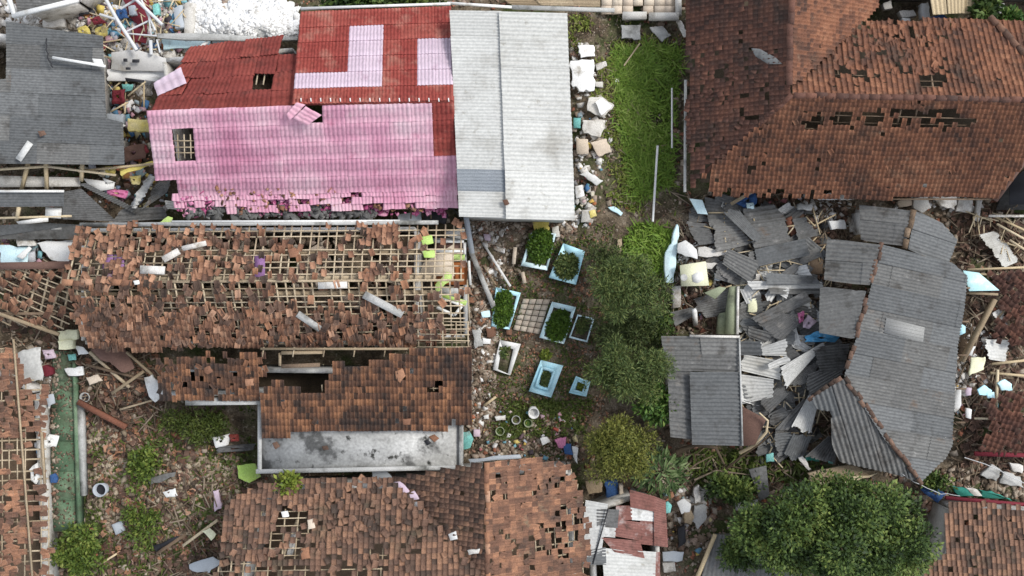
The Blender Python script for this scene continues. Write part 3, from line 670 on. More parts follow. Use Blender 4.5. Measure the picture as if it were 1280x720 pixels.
for a, b in (((325,500),(325,591)), ((320.5,589),(579.5,584)), ((576,529),(576,587))):
    MB().bar(P(a[0], a[1], TZ+.06), P(b[0], b[1], TZ+.062), .17 if a[1] > 580 else .15, .2 if a[1] > 580 else .194).build('parapet', M['concrete'], lw)
walls(lw, [(328,545),(570,545),(570,580),(328,582)], TZ-.21, 'concrete')
MB().prism([P(210,466,.3), P(572,470,.3), P(570,536,.3), P(210,490,.3)], .2).build('floor', M['bark'], lw)  # dark floor added so the open roof pit reads as shade
# ---- bottom tiled house
bt = thing('mossy_tile_house', 'house at the lower edge with mossy brown tiles and an orange ridge line', 'house', P(500, 660, 0))
BR = Facet([(611,572,4.4),(611,720,4.5),(735,650,2.9)], [(609,579),(660,573),(710,578),(728,612),(735,690),(728,760),(612,760)], (1,0))
BM = Facet([(609,580,4.4),(609,720,4.5),(500,600,2.95)], [(492,598),(606,578),(608,725),(560,660)], (-1,0))
BC = Facet([(300,600,2.9),(480,598,2.9),(400,760,5.0)], [(285,630),(330,603),(490,598),(560,662),(609,728),(612,770),(262,770)], (0,-1))
def bt_keep(x, y):
    if inpoly(x, y, [(338,640),(382,630),(392,668),(372,700),(338,700)]): return .12
    if 462 < x < 490 and 682 < y < 702: return .2
    if x < 480 and y > 705: return .35
    return .96 + .06*vnoise(x*.2, y*.2, 2) if x > 350 else .84
def br_keep(x, y):
    if 690 < x < 722 and 625 < y < 690: return .55
    if 655 < x < 690 and 655 < y < 720: return .75
    if x > 700 and y < 596: return .5
    return min(.97, .9+.3*vnoise(x*.12, y*.1, 7))
tile_roof(bt, BR, .22, .25, 'tile_orange', br_keep, 100, .07, .05, sd=9)
tile_roof(bt, BM, .2, .22, 'tile_bottom', lambda x, y: .97, 60, .06, .08, sd=10)
tile_roof(bt, BC, .21, .22, 'tile_bottom', bt_keep, 120, .06, .06, sd=11)
battens(bt, BR, .5, .29, .035, .05, lambda x, y: br_keep(x, y) < .9, 'batten')
battens(bt, BC, .5, .29, .035, .05, lambda x, y: bt_keep(x, y) < .9, 'batten')
ridge(bt, (609,578,4.5), (611,766,4.55), 'terracotta', .22, .38, .12, jit=.05)
walls(bt, [(340,612),(484,608),(604,590),(712,590),(720,770),(290,770)], 2.5, 'plaster')
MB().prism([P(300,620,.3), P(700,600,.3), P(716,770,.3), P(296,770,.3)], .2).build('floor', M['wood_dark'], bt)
# ---- grey hipped house on the right
gh = thing('grey_hipped_house', 'collapsed house under a grey corrugated hip roof with broken tile ridges', 'house', P(1130, 430, 0))
sheet_roof(gh, [(1102,305,3.5),(1232,352,2.35),(1206,640,2.35),(1052,470,3.6)], 2, 6, 'u', 'sheet_grey', .125, .017, jit=.012,
           mats=lambda x, y: 'sheet_grey', poly=None) if False else None
def clipped_sheets(root, F, poly, along, m, w, L, period, amp, name='sheet', mats=None):
    """lays separate sheets over a facet plane in the ridge direction along (px vector), trimmed to the outline"""
    a = (F.at(poly[0][0]+along[0], poly[0][1]+along[1]) - F.at(*poly[0])).normalized(); b = F.n.cross(a).normalized()
    Wp = [F.at(*p) for p in poly]; o = Wp[0]
    A = [(p-o).dot(a) for p in Wp]; B = [(p-o).dot(b) for p in Wp]
    pl = list(zip(A, B)); j = 0
    v = min(B)
    while v < max(B)-.05:
        i = 0; u = min(A) + (0 if j % 2 else -L*.5)
        while u < max(A):
            v0, v1, u0, u1 = v, min(v+w, max(B)), u, u+L
            n = max(4, int((v1-v0)/period*4)); rows = []
            for k in range(n+1):
                vv = v0 + (v1-v0)*k/n; xs = []
                for e in range(len(pl)):
                    (x1, y1), (x2, y2) = pl[e], pl[(e+1) % len(pl)]
                    yy = min(max(vv, min(B)+1e-3), max(B)-1e-3)
                    if (y1 > yy) != (y2 > yy): xs.append(x1 + (x2-x1)*(yy-y1)/(y2-y1))
                xs.sort(); best = None
                for q in range(0, len(xs)-1, 2):
                    s0, s1 = max(u0, xs[q]), min(u1+.12, xs[q+1])
                    if s1-s0 > .02 and (best is None or s1-s0 > best[1]-best[0]): best = (s0, s1)
                rows.append((vv, best))
            rows = [r for r in rows if r[1]]
            if len(rows) > 6:
                dz = .015*((i+j) % 2) + .022*(j % 2) + rnd.uniform(0, .012); tl = rnd.uniform(-.012, .012); X = []
                for vv, (s0, s1) in rows:
                    X.append([list(o + a*(s0+(s1-s0)*t) + b*vv + F.n*(amp*math.sin(2*math.pi*(vv-v0)/period) + dz + tl*(t-.5) - .02*(t)*0)) for t in (0, .35, .7, 1)])
                X = np.array(X); nn = np.array(list(F.n))
                if np.dot(np.cross(X[1,0]-X[0,0], X[0,1]-X[0,0]), nn) < 0: X = X[:, ::-1]
                Bm = X - nn*.008; mb = MB(); mb.grid(X); mb.grid(Bm[:, ::-1])
                for r0, r1 in ((X[0], Bm[0]), (Bm[-1], X[-1]), (Bm[:, 0], X[:, 0]), (X[:, -1], Bm[:, -1])): mb.grid(np.stack([r0, r1]))
                cx, cy = pxof(X.reshape(-1, 3).mean(0)); mm = (mats(float(cx), float(cy)) if mats else None) or m
                mb.build(name, M[mm], root)
            u += L; i += 1
        v += w*.94; j += 1
GR = Facet([(1103,305,3.6),(1054,470,3.6),(1200,440,2.3)], [(1103,306),(1150,318),(1190,328),(1209,345),(1207,372),(1196,440),(1190,556),(1182,572),(1152,602),(1104,548),(1055,470),(1076,402)], (1,0))
clipped_sheets(gh, GR, GR.poly, (1, .23), 'sheet_blue', 1.0, 2.3, .135, .03, mats=lambda x, y: 'sheet_grey' if rnd.random() < .5 else None)
MB().prism([GR.at(1107,397,.05), GR.at(1155,409,.05), GR.at(1153,428,.05), GR.at(1104,416,.05)], .01).build('patch_sheet', M['sheet_patch'], gh)
GL = Facet([(1100,305,3.6),(1052,470,3.6),(1028,400,3.0)], [(1034,298),(1101,306),(1074,402),(1066,428),(1024,417),(1026,364)], (-1,0))
clipped_sheets(gh, GL, [(1034,298),(1101,306),(1087,358),(1030,350)], (1, .06), 'sheet_grey', 1.0, 3, .17, .036, mats=lambda x, y: 'sheet_grey')
clipped_sheets(gh, Facet([(1100,305,3.55),(1052,470,3.55),(1028,400,2.9)], GL.poly, (-1,0)), [(1025,358),(1083,364),(1068,424),(1024,416)], (1, -.14), 'sheet_grey', 1.0, 3, .15, .034)
GB = Facet([(1055,471,3.55),(1150,602,2.3),(1015,520,2.9)], [(1056,471),(1104,548),(1152,603),(1108,590),(1062,580),(1050,577),(1040,558),(1038,514),(1022,512),(1014,498)], (0,1))
clipped_sheets(gh, GB, GB.poly, (.3, 1), 'sheet_dark', 1.0, 3.2, .2, .04, mats=lambda x, y: 'sheet_blue' if rnd.random() < .4 else 'sheet_dark')
ridge(gh, (1102,304,3.62), (1076,402,3.62), 'rust_tile', .2, .3, .12, jit=.05, lift=.04); ridge(gh, (1076,402,3.62), (1055,470,3.62), 'rust_tile', .2, .3, .15, jit=.05, lift=.04)
ridge(gh, (1056,471,3.62), (1152,604,2.4), 'rust_tile', .2, .3, .1, jit=.05, lift=.04); ridge(gh, (1053,471,3.62), (1010,500,3.0), 'rust_tile', .2, .3, .15, jit=.05, lift=.04)
walls(gh, [(1040,310),(1100,316),(1188,345),(1180,550),(1150,585),(1060,560)], 2.15, 'plaster', miss=(4,5))
for k in range(5): MB().bar(P(1200-k*1.5, 360+k*42, 2.3), P(1212-k*1.5, 360+k*42, 2.25), .07, .09).build('rafter', M['wood_dark'], gh)
# ---- small grey roof above it
g2 = thing('grey_gabled_shed', 'small grey gabled sheet roof just below the brown tiled house', 'shed', P(1130, 290, 0))
clipped_sheets(g2, Facet([(1143,262,2.9),(1131,308,2.9),(1074,280,2.3)], [(1074,256),(1143,263),(1131,309),(1076,300)], (-1,0)), [(1074,256),(1143,263),(1131,309),(1076,300)], (1, .1), 'sheet_blue', 1.0, 3, .17, .025, mats=lambda x, y: 'sheet_dark')
G2R = Facet([(1143,262,2.9),(1131,308,2.9),(1195,300,2.1)], [(1144,263),(1176,278),(1196,300),(1190,318),(1184,331),(1135,312)], (1,0))
clipped_sheets(g2, G2R, G2R.poly, (1, .35), 'sheet_blue', 1.0, 3, .14, .02)
ridge(g2, (1143,262,2.92), (1131,310,2.92), 'wood_dark', .26, .34, .05, lift=.06, name='ridge_board')
walls(g2, [(1080,262),(1138,266),(1182,296),(1170,318),(1084,294)], 2.0, 'plaster', miss=(3,))
# ---- flat grey shed roof by the trees
fs = thing('flat_grey_shed', 'flat grey corrugated shed roof next to the dark trees', 'shed', P(878, 490, 0))
sheet_roof(fs, [(826,420,2.75),(924,420,2.85),(927,466,2.7),(832,463,2.6)], 2, 2, 'u', 'sheet_grey', .16, .036, jit=.015)
sheet_roof(fs, [(834,460,2.55),(865,462,2.55),(866,549,2.4),(838,546,2.4)], 1, 3, 'u', 'sheet_dark', .19, .038, jit=.015)
sheet_roof(fs, [(862,465,2.85),(926,465,2.85),(928,557,2.65),(865,556,2.65)], 1, 3, 'u', 'sheet_blue', .155, .036, jit=.012)
MB().bar(P(924,419,2.95), P(928,557,2.75), .06, .08).build('edge_board', M['concrete'], fs)
MB().bar(P(862,420,2.9), P(924,421,2.95), .1, .08).build('edge_board', M['plaster'], fs)
walls(fs, [(842,428),(918,428),(920,548),(846,540)], 2.3, 'plaster')
# ---- grey roof top left
tl = thing('grey_sheet_house', 'house at the left edge under a wide grey corrugated roof', 'house', P(70, 115, 0))
clipped_sheets(tl, Facet([(0,24,3.3),(130,40,3.0),(0,200,3.25)], [(8,26),(60,36),(129,45),(133,148),(154,153),(156,206),(-60,204),(-60,26)], (1,0)), [(8,26),(60,36),(129,45),(133,148),(154,153),(156,206),(-60,204),(-60,100),(8,99)], (1, .05), 'sheet_blue', 1.05, 2.2, .115, .026, mats=lambda x, y: 'sheet_grey' if rnd.random() < .5 else None)
walls(tl, [(-50,40),(108,54),(110,160),(132,165),(132,192),(-50,192)], 2.7, 'plaster')
t2 = thing('grey_roof_corner', 'grey roof corner with white fascia boards at the top left', 'house', P(45, 0, 0))
clipped_sheets(t2, Facet([(10,-20,3.5),(100,-20,3.5),(20,18,3.3)], [(14,-40),(110,-40),(92,3),(22,18)], (0,1)), [(14,-40),(110,-40),(92,3),(22,18)], (1, .05), 'sheet_grey', 1.0, 2.5, .12, .018)
MB().bar(P(16,20,3.45), P(98,0,3.45), .16, .2).build('fascia_board', M['white'], t2); MB().bar(P(18,18,3.455), P(2,-30,3.455), .16, .2).build('fascia_board', M['white'], t2)
walls(t2, [(24,-36),(96,-36),(88,-4),(28,10)], 3.0, 'plaster')
# ---- grey wreck below it: broken sheet roofs and timber
lr = thing('wrecked_sheet_roof', 'wrecked long grey sheet roof with pale timber posts at the left edge', 'roof', P(70, 260, 0))
def sh(root, pts, m, period=.12, amp=.018, sag=0., name='sheet'):
    corr(*[P(*p) for p in pts], period=period, amp=amp, along=4, sag=sag).build(name, M[m], root)
sh(lr, [(-40,240,1.9),(80,240,1.95),(80,258,1.8),(-40,259,1.75)], 'sheet_blue'); sh(lr, [(78,240,1.7),(102,236,1.75),(146,277,1.3),(78,274,1.4)], 'sheet_dark')
sh(lr, [(-40,283,1.5),(60,279,1.5),(100,281,1.45),(-40,300,1.3)], 'sheet_blue'); sh(lr, [(60,281,1.4),(100,281,1.45),(94,299,1.3),(-20,299,1.25)], 'sheet_grey')
sh(lr, [(98,230,2.0),(108,229,2.05),(176,264,1.3),(170,268,1.2)], 'sheet_grey')
MB().bar(P(-30,239,2.02), P(80,239,2.05), .1, .08).build('edge_board', M['white'], lr)
for a, b in (((57,198,2.6),(59,241,1.7)), ((35,205,2.3),(27,238,1.6)), ((103,205,2.3),(102,226,1.9)), ((24,258,1.7),(21,276,1.3))): MB().bar(P(*a), P(*b), .14, .12).build('post', M['wood_pale'], lr)
for a, b in (((-20,213,2.2),(60,208,2.4)), ((58,208,2.4),(145,219,2.0)), ((98,214,2.0),(200,204,2.2)), ((-10,273,1.4),(90,270,1.4))): MB().bar(P(*a), P(*b), .09, .1).build('beam', M['wood_pale'], lr)
for q, m_ in (([(-20,219),(100,222),(100,233),(-20,234)], 'plaster'), ([(104,223),(143,228),(142,236),(118,240)], 'white'), ([(128,222),(144,228),(134,234)], 'white'), ([(57,259),(77,260),(76,273),(56,272)], 'white'), ([(20,277),(60,271),(60,277),(24,281)], 'white'), ([(64,283),(77,283),(77,287),(64,287)], 'white')):
    MB().prism([P(x, y, 1.55+.004*(y-220)*-1+.1) for x, y in q], .05).build('board', M[m_], lr)
# ---- left edge tiled roof and stripped roof
le = thing('slipped_tile_roof', 'slipped reddish tile roof with bare battens beside the green path', 'roof', P(20, 580, 0))
LEF = Facet([(-60,430,2.9),(-60,720,2.9),(55,580,2.1)], [(-70,436),(20,434),(30,470),(55,480),(60,600),(66,740),(-70,740)], (1,0))
def le_keep(x, y):
    if 545 < y < 606 and x < 56: return .22 if x < 20 else .12
    if 680 < y and 22 < x < 42: return .25
    if x > 40: return .5
    return max(.3, min(.95, .8+.5*vnoise(x*.1, y*.08, 5)))
tile_roof(le, LEF, .22, .28, 'tile_orange', le_keep, 150, .08, .16, jit=.08, sd=12)
battens(le, LEF, .42, .3, .045, .06, lambda x, y: le_keep(x, y) < .9, 'batten')
MB().bar(P(17,424,2.6), P(42,740,2.4), .07, .07).build('ridge_pole', M['wood'], le)
walls(le, [(-60,445),(45,490),(56,735),(-60,735)], 1.3, 'plaster', miss=(2,3))
MB().prism([P(-60,450,.3), P(40,494,.3), P(52,730,.3), P(-60,730,.3)], .2).build('floor', M['wood_dark'], le)
l3 = thing('collapsed_batten_roof', 'collapsed brown batten roof left of the stripped house', 'roof', P(40, 370, 0))
L3F = Facet([(-40,340,1.6),(85,335,2.1),(20,400,1.3)], [(-40,332),(82,330),(90,372),(94,398),(80,412),(-40,405)], (0,1))
battens(l3, L3F, .5, .3, .05, .07, None, 'batten', jit=.08, pm=.2)
tile_roof(l3, L3F, .26, .28, 'tile_mid', lambda x, y: .3+.3*vnoise(x*.1, y*.1, 1), 80, .08, .4, jit=.15, sd=13)
MB().bar(P(-30,382,1.9), P(74,418,1.3), .14, .16).build('beam', M['wood'], l3); MB().bar(P(-30,333,2.0), P(90,331,2.2), .3, .1).build('ridge_board', M['brown'], l3)
# ---- right edge tiled roofs
r1 = thing('fallen_tile_roof', 'fallen dark tile roof at the right edge beside the cyan sheet', 'roof', P(1260, 390, 0))
R1F = Facet([(1230,345,1.6),(1300,345,1.9),(1260,425,1.3)], [(1238,340),(1320,338),(1320,430),(1262,430),(1236,418),(1250,384)], (0,1))
tile_roof(r1, R1F, .2, .23, 'tile_dark', lambda x, y: .9, 90, .08, .12, sd=14); battens(r1, R1F, .6, .3, .04, .06, lambda x, y: True, 'batten', pm=.3)
r2 = thing('sunken_tile_roof', 'sunken dark tile roof near the right edge below the blue scraps', 'roof', P(1250, 540, 0))
R2F = Facet([(1215,505,1.7),(1300,500,2.0),(1260,570,1.2)], [(1228,505),(1248,493),(1320,480),(1320,566),(1250,566),(1222,560),(1240,530)], (0,1))
tile_roof(r2, R2F, .22, .23, 'tile_dark', lambda x, y: .93, 100, .08, .08, sd=15); battens(r2, R2F, .6, .3, .04, .06, lambda x, y: x < 1245, 'batten', pm=.3)
MB().bar(P(1218,567,1.25), P(1320,570,1.25), .18, .14).build('eave_board', M['maroon'], r2)
r3 = thing('low_tile_roof', 'low brown tile roof in the lower right corner beside the round tree', 'roof', P(1230, 690, 0))
R3F = Facet([(1180,626,2.2),(1300,632,2.2),(1230,720,3.0)], [(1182,624),(1330,636),(1330,760),(1150,760),(1152,708),(1180,690)], (0,-1))
tile_roof(r3, R3F, .2, .24, 'tile_bottom', lambda x, y: .97, 120, .05, .05, sd=16)
MB().bar(P(1182,622,2.2), P(1330,635,2.2), .14, .16).build('eave_board', M['maroon'], r3); walls(r3, [(1190,636),(1320,646),(1320,750),(1170,750)], 1.95, 'plaster')
# ---- rusty shed and grey roof under the tree
rs = thing('rusty_patched_shed', 'small shed roof patched from rusty, grey and white sheets', 'shed', P(785, 670, 0))
for q, m_, pd in (([(732,625),(760,630),(752,690),(724,702)], 'sheet_light', .14), ([(746,636),(774,637),(772,660),(746,658)], 'sheet_dark', .14), ([(770,632),(790,632),(790,650),(770,650)], 'sheet_rust', .12),
      ([(787,612),(820,621),(820,640),(788,634)], 'sheet_rust', .14), ([(788,634),(822,636),(820,652),(789,650)], 'sheet_light', .14), ([(769,649),(801,653),(801,676),(768,670)], 'sheet_rust', .12),
      ([(744,658),(770,660),(769,672),(744,670)], 'sheet_light', .14), ([(800,650),(819,652),(818,682),(800,680)], 'sheet_rust', .12), ([(817,620),(832,626),(835,684),(818,682)], 'sheet_rust', .1),
      ([(752,672),(800,676),(806,698),(768,690)], 'sheet_rust', .12), ([(735,688),(757,684),(758,706),(725,706)], 'sheet_blue', .12), ([(752,685),(820,690),(818,760),(758,760)], 'sheet_white', .14), ([(816,690),(825,690),(825,760),(816,760)], 'sheet_rust', .2)):
    z0 = 2.3 + rnd.uniform(-.02, .1); sh(rs, [(x, y, z0 - (x-780)*.004) for x, y in q], m_, pd, .016)
MB().bar(P(760,636,2.6), P(741,705,2.5), .05, .05).build('pipe', M['black'], rs)
walls(rs, [(740,640),(792,622),(822,632),(822,750),(745,750)], 2.0, 'plaster')
rt = thing('ridged_grey_roof', 'grey ridged sheet roof half hidden under the round tree', 'roof', P(940, 700, 0))
sheet_roof(rt, [(890,668,2.0),(1000,672,2.2),(1010,760,2.0),(868,760,1.9)], 3, 1, 'v', 'sheet_grey', .22, .035, jit=.015)
MB().bar(P(894,668,2.15), P(866,735,2.0), .14, .16).build('edge_board', M['wood_pale'], rt); walls(rt, [(900,680),(990,684),(995,750),(885,750)], 1.7, 'plaster')
# ---- houses along the top edge
th = thing('buff_tiled_porch', 'buff tiled porch floor broken apart at the top edge above the grass', 'porch', P(800, 10, .3))
for i in range(7):
    for j in range(4):
        if (i, j) in ((3, 3), (0, 0)): continue
        x, y = 752+i*13.2+rnd.uniform(-.6,.6), -24+j*10.4; MB().prism([P(x, y, .42), P(x+12.6, y, .42), P(x+12.6, y+9.8, .42), P(x, y+9.8, .42)], .2).build('floor_tile', M['paver'], th)
for a, b, w in (((778,20),(808,20),.3), ((811,21),(848,21),.3), ((847,-20),(848,20),.25)): MB().bar(P(a[0],a[1],.5), P(b[0],b[1],.503), w, .3).build('kerb', M['plaster'], th)
tr = thing('corrugated_lean_to', 'brownish lean-to roof with pale edge boards along the top edge', 'roof', P(680, 0, 0))
sheet_roof(tr, [(595,-24,2.6),(750,-24,2.6),(750,8,2.3),(640,6,2.3)], 3, 1, 'u', 'wood', .16, .02, jit=.02)
MB().bar(P(545,3,2.4), P(640,9,2.4), .1, .1).build('edge_board', M['white'], tr); MB().bar(P(640,9,2.402), P(768,13,2.3), .16, .12).build('edge_board', M['concrete'], tr)
st = thing('thatched_canopy', 'straw coloured ribbed canopy at the top right behind the tiled roof', 'canopy', P(1190, 5, 0))
sheet_roof(st, [(1158,-30,2.6),(1225,-30,2.6),(1222,16,2.4),(1166,18,2.4)], 3, 1, 'v', 'wood_pale', .17, .03, jit=.02)
# ================================================================ GRAVES
def rotated(c, ang, hw, hh):
    ca, sa = math.cos(ang), math.sin(ang)
    return [(c[0]+x*ca-y*sa, c[1]+x*sa+y*ca) for x, y in ((-hw,-hh),(hw,-hh),(hw,hh),(-hw,hh))]
def plant_leaves(n, cx, cy, rx, ry, z0, size, m, name, parent=None, ang=0., h=.2):
    a = nr.uniform(0, 2*np.pi, n); r = np.sqrt(nr.random(n)); lx, ly = r*np.cos(a)*rx, r*np.sin(a)*ry
    X = cx + lx*math.cos(ang)-ly*math.sin(ang); Y = cy + lx*math.sin(ang)+ly*math.cos(ang)
    z = z0 + h*(1-r**2)*nr.uniform(.3, 1, n); k = S*(H-z)/H
    C = np.stack([(X-640)*k, (360-Y)*k, z], -1)
    d = nr.normal(0, 1, (n, 3)); d[:, 2] = np.abs(d[:, 2])*.6+.2; d /= np.linalg.norm(d, axis=1)[:, None]
    nn = np.array([0,0,1.]) + nr.normal(0, .4, (n, 3)); nn -= d*np.sum(nn*d, 1)[:, None]; nn /= np.linalg.norm(nn, axis=1)[:, None]
    s = size*nr.uniform(.6, 1.4, n); R = np.stack([np.cross(d, nn)*(s*.5)[:, None], d*s[:, None], nn*s[:, None]], -1)
    return MB().inst(LEAF, LEAFF, R, C).build(name, M[m], parent)
def grave(label, q, m, inner, h=.42, plant=None, pm='grave_green', rim=None, step=False, head=None):
    """raised grave surround; q = outline TL TR BR BL in px, inner = share of the half size left open for the bed"""
    cx = sum(p[0] for p in q)/4; cy = sum(p[1] for p in q)/4; z = float(g(cx, cy))
    t = thing('grave', label, 'grave', P(cx, cy, z), 'raised graves on the burial plot')
    qi = [(cx+(x-cx)*inner[0] + inner[2], cy+(y-cy)*inner[1] + inner[3]) for x, y in q]
    def ring(o, i, zt, zb, name, mm):
        for k in range(4):
            a, b, c, d = o[k], o[(k+1) % 4], i[(k+1) % 4], i[k]
            V = [list(P(x, y, zt)) for x, y in (a, b, c, d)] + [list(P(x, y, zb)) for x, y in (a, b, c, d)]
            MB().add(V, [[3,2,1,0],[4,5,6,7],[0,1,5,4],[1,2,6,5],[2,3,7,6],[3,0,4,7]]).build(name, M[mm], t)
    ring(q, qi, z+h, z-.1, 'kerb', m)
    if step:
        qs = [(cx+(x-cx)*.62-1, cy+(y-cy)*.66) for x, y in q]; qj = [(cx+(x-cx)*.44-1, cy+(y-cy)*.5) for x, y in q]
        ring(qs, qj, z+h+.14, z+h-.02, 'inner_kerb', m)
    MB().prism([P(x, y, z+h*.7) for x, y in qi], .2).build('soil_bed', M['soil'], t)
    if plant:
        n, px, py, rx, ry, ang, hh = plant
        o = plant_leaves(n, px, py, rx, ry, z+h*.95, .13, pm, 'foliage', t, ang, hh)
    if head: MB().box(P(head[0], head[1], z+h+.2), (.3, .08, .5), rotz(.3)).build('headstone', M['plaster'], t)
    return t
grave('white edged grave under a full bush of bright green leaves near the yellow plaster', [(664,291),(695,292),(684,338),(651,332)], 'paleblue', (.8,.86,1,-2), .5, (1500,675,308,16,22,.15,.4))
grave('pale blue tiled grave with a round dark green plant beside the bushy white edged one', [(704,304),(731,314),(720,356),(686,347)], 'blue', (.62,.6,0,2), .5, (1100,708,333,15,17,.2,.3), 'leaf_dark')
grave('pale blue grave with a dark green bed touching the square paving', [(620,359),(651,366),(637,412),(614,408)], 'blue', (.74,.84,0,1), .45, (1200,629,386,12,24,.12,.22))
grave('pale blue grave with an oval green bed on the other side of the paving', [(690,377),(720,384),(705,430),(674,422)], 'paleblue', (.74,.8,0,2), .45, (1200,698,407,14,20,.3,.25))
grave('small grave with a thin pale rim under the dark tree edge', [(722,393),(743,398),(734,428),(711,422)], 'paleblue', (.84,.86,0,0), .35, (300,728,407,7,11,.3,.15), 'leaf_dark')
grave('white narrow grave with bare soil in its open bed beside the rubble', [(625,425),(651,430),(638,469),(616,462)], 'white', (.55,.78,-1,3), .4, (120,631,440,6,8,.2,.1), 'leaf_dark')
grave('sky blue tiled grave with a stepped inner rim and a thin weedy bed', [(676,450),(704,457),(689,497),(661,489)], 'blue', (.36,.44,-1,0), .35, (260,682,474,5,11,.25,.12), 'leaf_dark', step=True)
grave('smallest sky blue grave with one yellow green tuft near the trees', [(720,470),(738,477),(733,496),(711,491)], 'blue', (.42,.5,0,0), .35, (130,727,483,4,5,0,.2), 'leaf_yellow', step=True)
t = thing('paved_plot', 'square grave plot paved with beige blocks between two pale blue graves', 'paving', PG(664, 395))
pq = [PG(654,373), PG(688,374), PG(674,418), PG(641,412)]
zc = sum(p.z for p in pq)/4+.14
for i in range(4):
    for j in range(6):
        c = [bil(pq, a, b) for a, b in ((i/4+.012, j/6+.01), ((i+1)/4-.012, j/6+.01), ((i+1)/4-.012, (j+1)/6-.01), (i/4+.012, (j+1)/6-.01))]
        zz = zc + rnd.uniform(-.012, .012); MB().prism([Vector((p.x, p.y, zz)) for p in c], .16).build('paver', M['paver'], t)
tag(plant_leaves(220, 682, 443, 6, 6, float(g(682,443))+.05, .14, 'leaf_yellow', 'small_shrub', None, 0, .3), 'small round yellow green shrub above the stepped blue grave', 'shrub')
# ================================================================ TREES AND PLANTS
GT = 'dark feathery trees by the graves'
tree('conifer_tree', 'dark feathery tree nearest the grass, topmost of the dark group', 'tree', 784, 362, 48, 35, 3.4, 1.0, 15000, .17, 'leaf_dark', 40, .5, group=GT, aspect=.2, up=.2)
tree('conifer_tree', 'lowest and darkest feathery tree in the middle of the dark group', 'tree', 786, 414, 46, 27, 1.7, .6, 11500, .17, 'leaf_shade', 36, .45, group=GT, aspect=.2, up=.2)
tree('conifer_tree', 'dark feathery tree right of the smallest blue grave', 'tree', 789, 464, 46, 34, 3.3, 1.1, 15000, .17, 'leaf_dark', 42, .5, group=GT, aspect=.2, up=.2)
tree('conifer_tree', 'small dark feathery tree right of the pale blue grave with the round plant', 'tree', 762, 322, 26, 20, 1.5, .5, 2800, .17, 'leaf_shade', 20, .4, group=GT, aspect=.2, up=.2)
tree('olive_tree', 'yellowish olive tree standing over the end of the orange tiled roof', 'tree', 775, 562, 42, 38, 3.0, 1.0, 13000, .14, 'leaf_olive', 45, .5, aspect=.28, up=.3)
tree('leafy_shrub', 'fresh green shrub at the corner of the flat grey shed', 'shrub', 822, 506, 22, 20, 1.8, .6, 2600, .2, 'leaf_bright', 24, .4, aspect=.45)
tree('leafy_shrub', 'dark green shrub between the trees and the broken white wall', 'shrub', 822, 408, 16, 20, 1.5, .5, 1500, .2, 'leaf_big', 18, .4, aspect=.45)
tree('round_tree', 'big round dense green tree at the lower right', 'tree', 1046, 666, 118, 56, 3.6, 2.1, 50000, .165, 'leaf_big', 84, .9, .2, aspect=.5, limbs=12, up=.6, power=.28)
tree('leafy_shrub', 'low bright green bush left of the big round tree', 'shrub', 924, 690, 22, 22, 2.3, .5, 2200, .18, 'leaf_big', 18, .45, aspect=.4)
tree('garden_bush', 'bright green bush at the lower end of the green path', 'shrub', 100, 690, 32, 34, .9, .5, 3200, .16, 'leaf_mid', 34, .3, aspect=.5)
tree('garden_bush', 'glossy green bush with yellow leaves beside the garden rubble', 'shrub', 178, 588, 22, 30, .7, .4, 900, .2, 'leaf_mid', 20, .28, aspect=.5)
tree('garden_bush', 'thin green bush among red rubble below the glossy one', 'shrub', 176, 658, 24, 38, .6, .35, 1100, .16, 'leaf_mid', 30, .28, aspect=.45)
tree('garden_bush', 'olive weed thicket above the garden next to the tiled eave', 'shrub', 238, 532, 44, 18, .6, .3, 2600, .17, 'moss', 34, .4, aspect=.3)
tree('garden_bush', 'yellow green bush at the corner of the grey terrace', 'shrub', 362, 606, 14, 10, 3.0, .25, 500, .2, 'leaf_yellow', 10, .3, aspect=.5)
tree('garden_bush', 'dark hedge behind the red roof at the top edge', 'shrub', 470, 2, 90, 9, 2.6, .5, 3000, .24, 'leaf_big', 34, .4, aspect=.5)
tree('garden_bush', 'dark bush at the top right beside the straw canopy', 'shrub', 1234, 12, 12, 14, 2.6, .5, 900, .24, 'leaf_big', 12, .35, aspect=.5)
tree('garden_bush', 'bright green bush at the top right corner behind the tiles', 'shrub', 1264, 22, 10, 6, 2.6, .3, 400, .24, 'leaf_bright', 8, .3, aspect=.5)
tree('garden_bush', 'dark low bush in the gap beside the leaning grey board', 'shrub', 918, 610, 34, 16, .9, .35, 1600, .2, 'leaf_big', 22, .4, aspect=.45)
tree('garden_bush', 'teal shaded bush between the grey hip roof and the low tile roof', 'shrub', 1172, 600, 14, 12, .9, .3, 500, .2, 'leaf_big', 10, .3, aspect=.45)
pp = thing('strap_leaf_plant', 'bushy plant with long arching strap leaves beside the olive tree', 'plant', PG(826, 592))
MB().tube([PG(826,592), PG(826,592,1.6)], [.12,.08], 8).build('stem', M['bark'], pp)
lm = {}
for k in range(290):
    a = rnd.uniform(0, 6.283); el = rnd.uniform(-.1, 1.2); L = rnd.uniform(.3, .62); wd = rnd.uniform(.03, .055)
    hd = rnd.random()**.5; c0 = P(826 + math.cos(a)*31*hd, 590 - math.sin(a)*23*hd, 1.7 + .5*(1-hd) + rnd.uniform(-.2, .2))
    a += rnd.gauss(0, .7); d = Vector((math.cos(a)*math.cos(el), math.sin(a)*math.cos(el), math.sin(el))); s = d.cross(Vector((0,0,1))).normalized()
    pts = []
    for e, ww in ((0, .5), (.3, 1), (.65, .8), (1, .08)):
        c = c0 + d*L*e - Vector((0,0,1))*(.45*L*e*e); up = Vector((0,0,.02))
        pts.append([list(c - s*wd*ww + up), list(c), list(c + s*wd*ww + up)])
    MB().grid(np.array(pts)).build('leaf', M['leaf_strap'], pp)
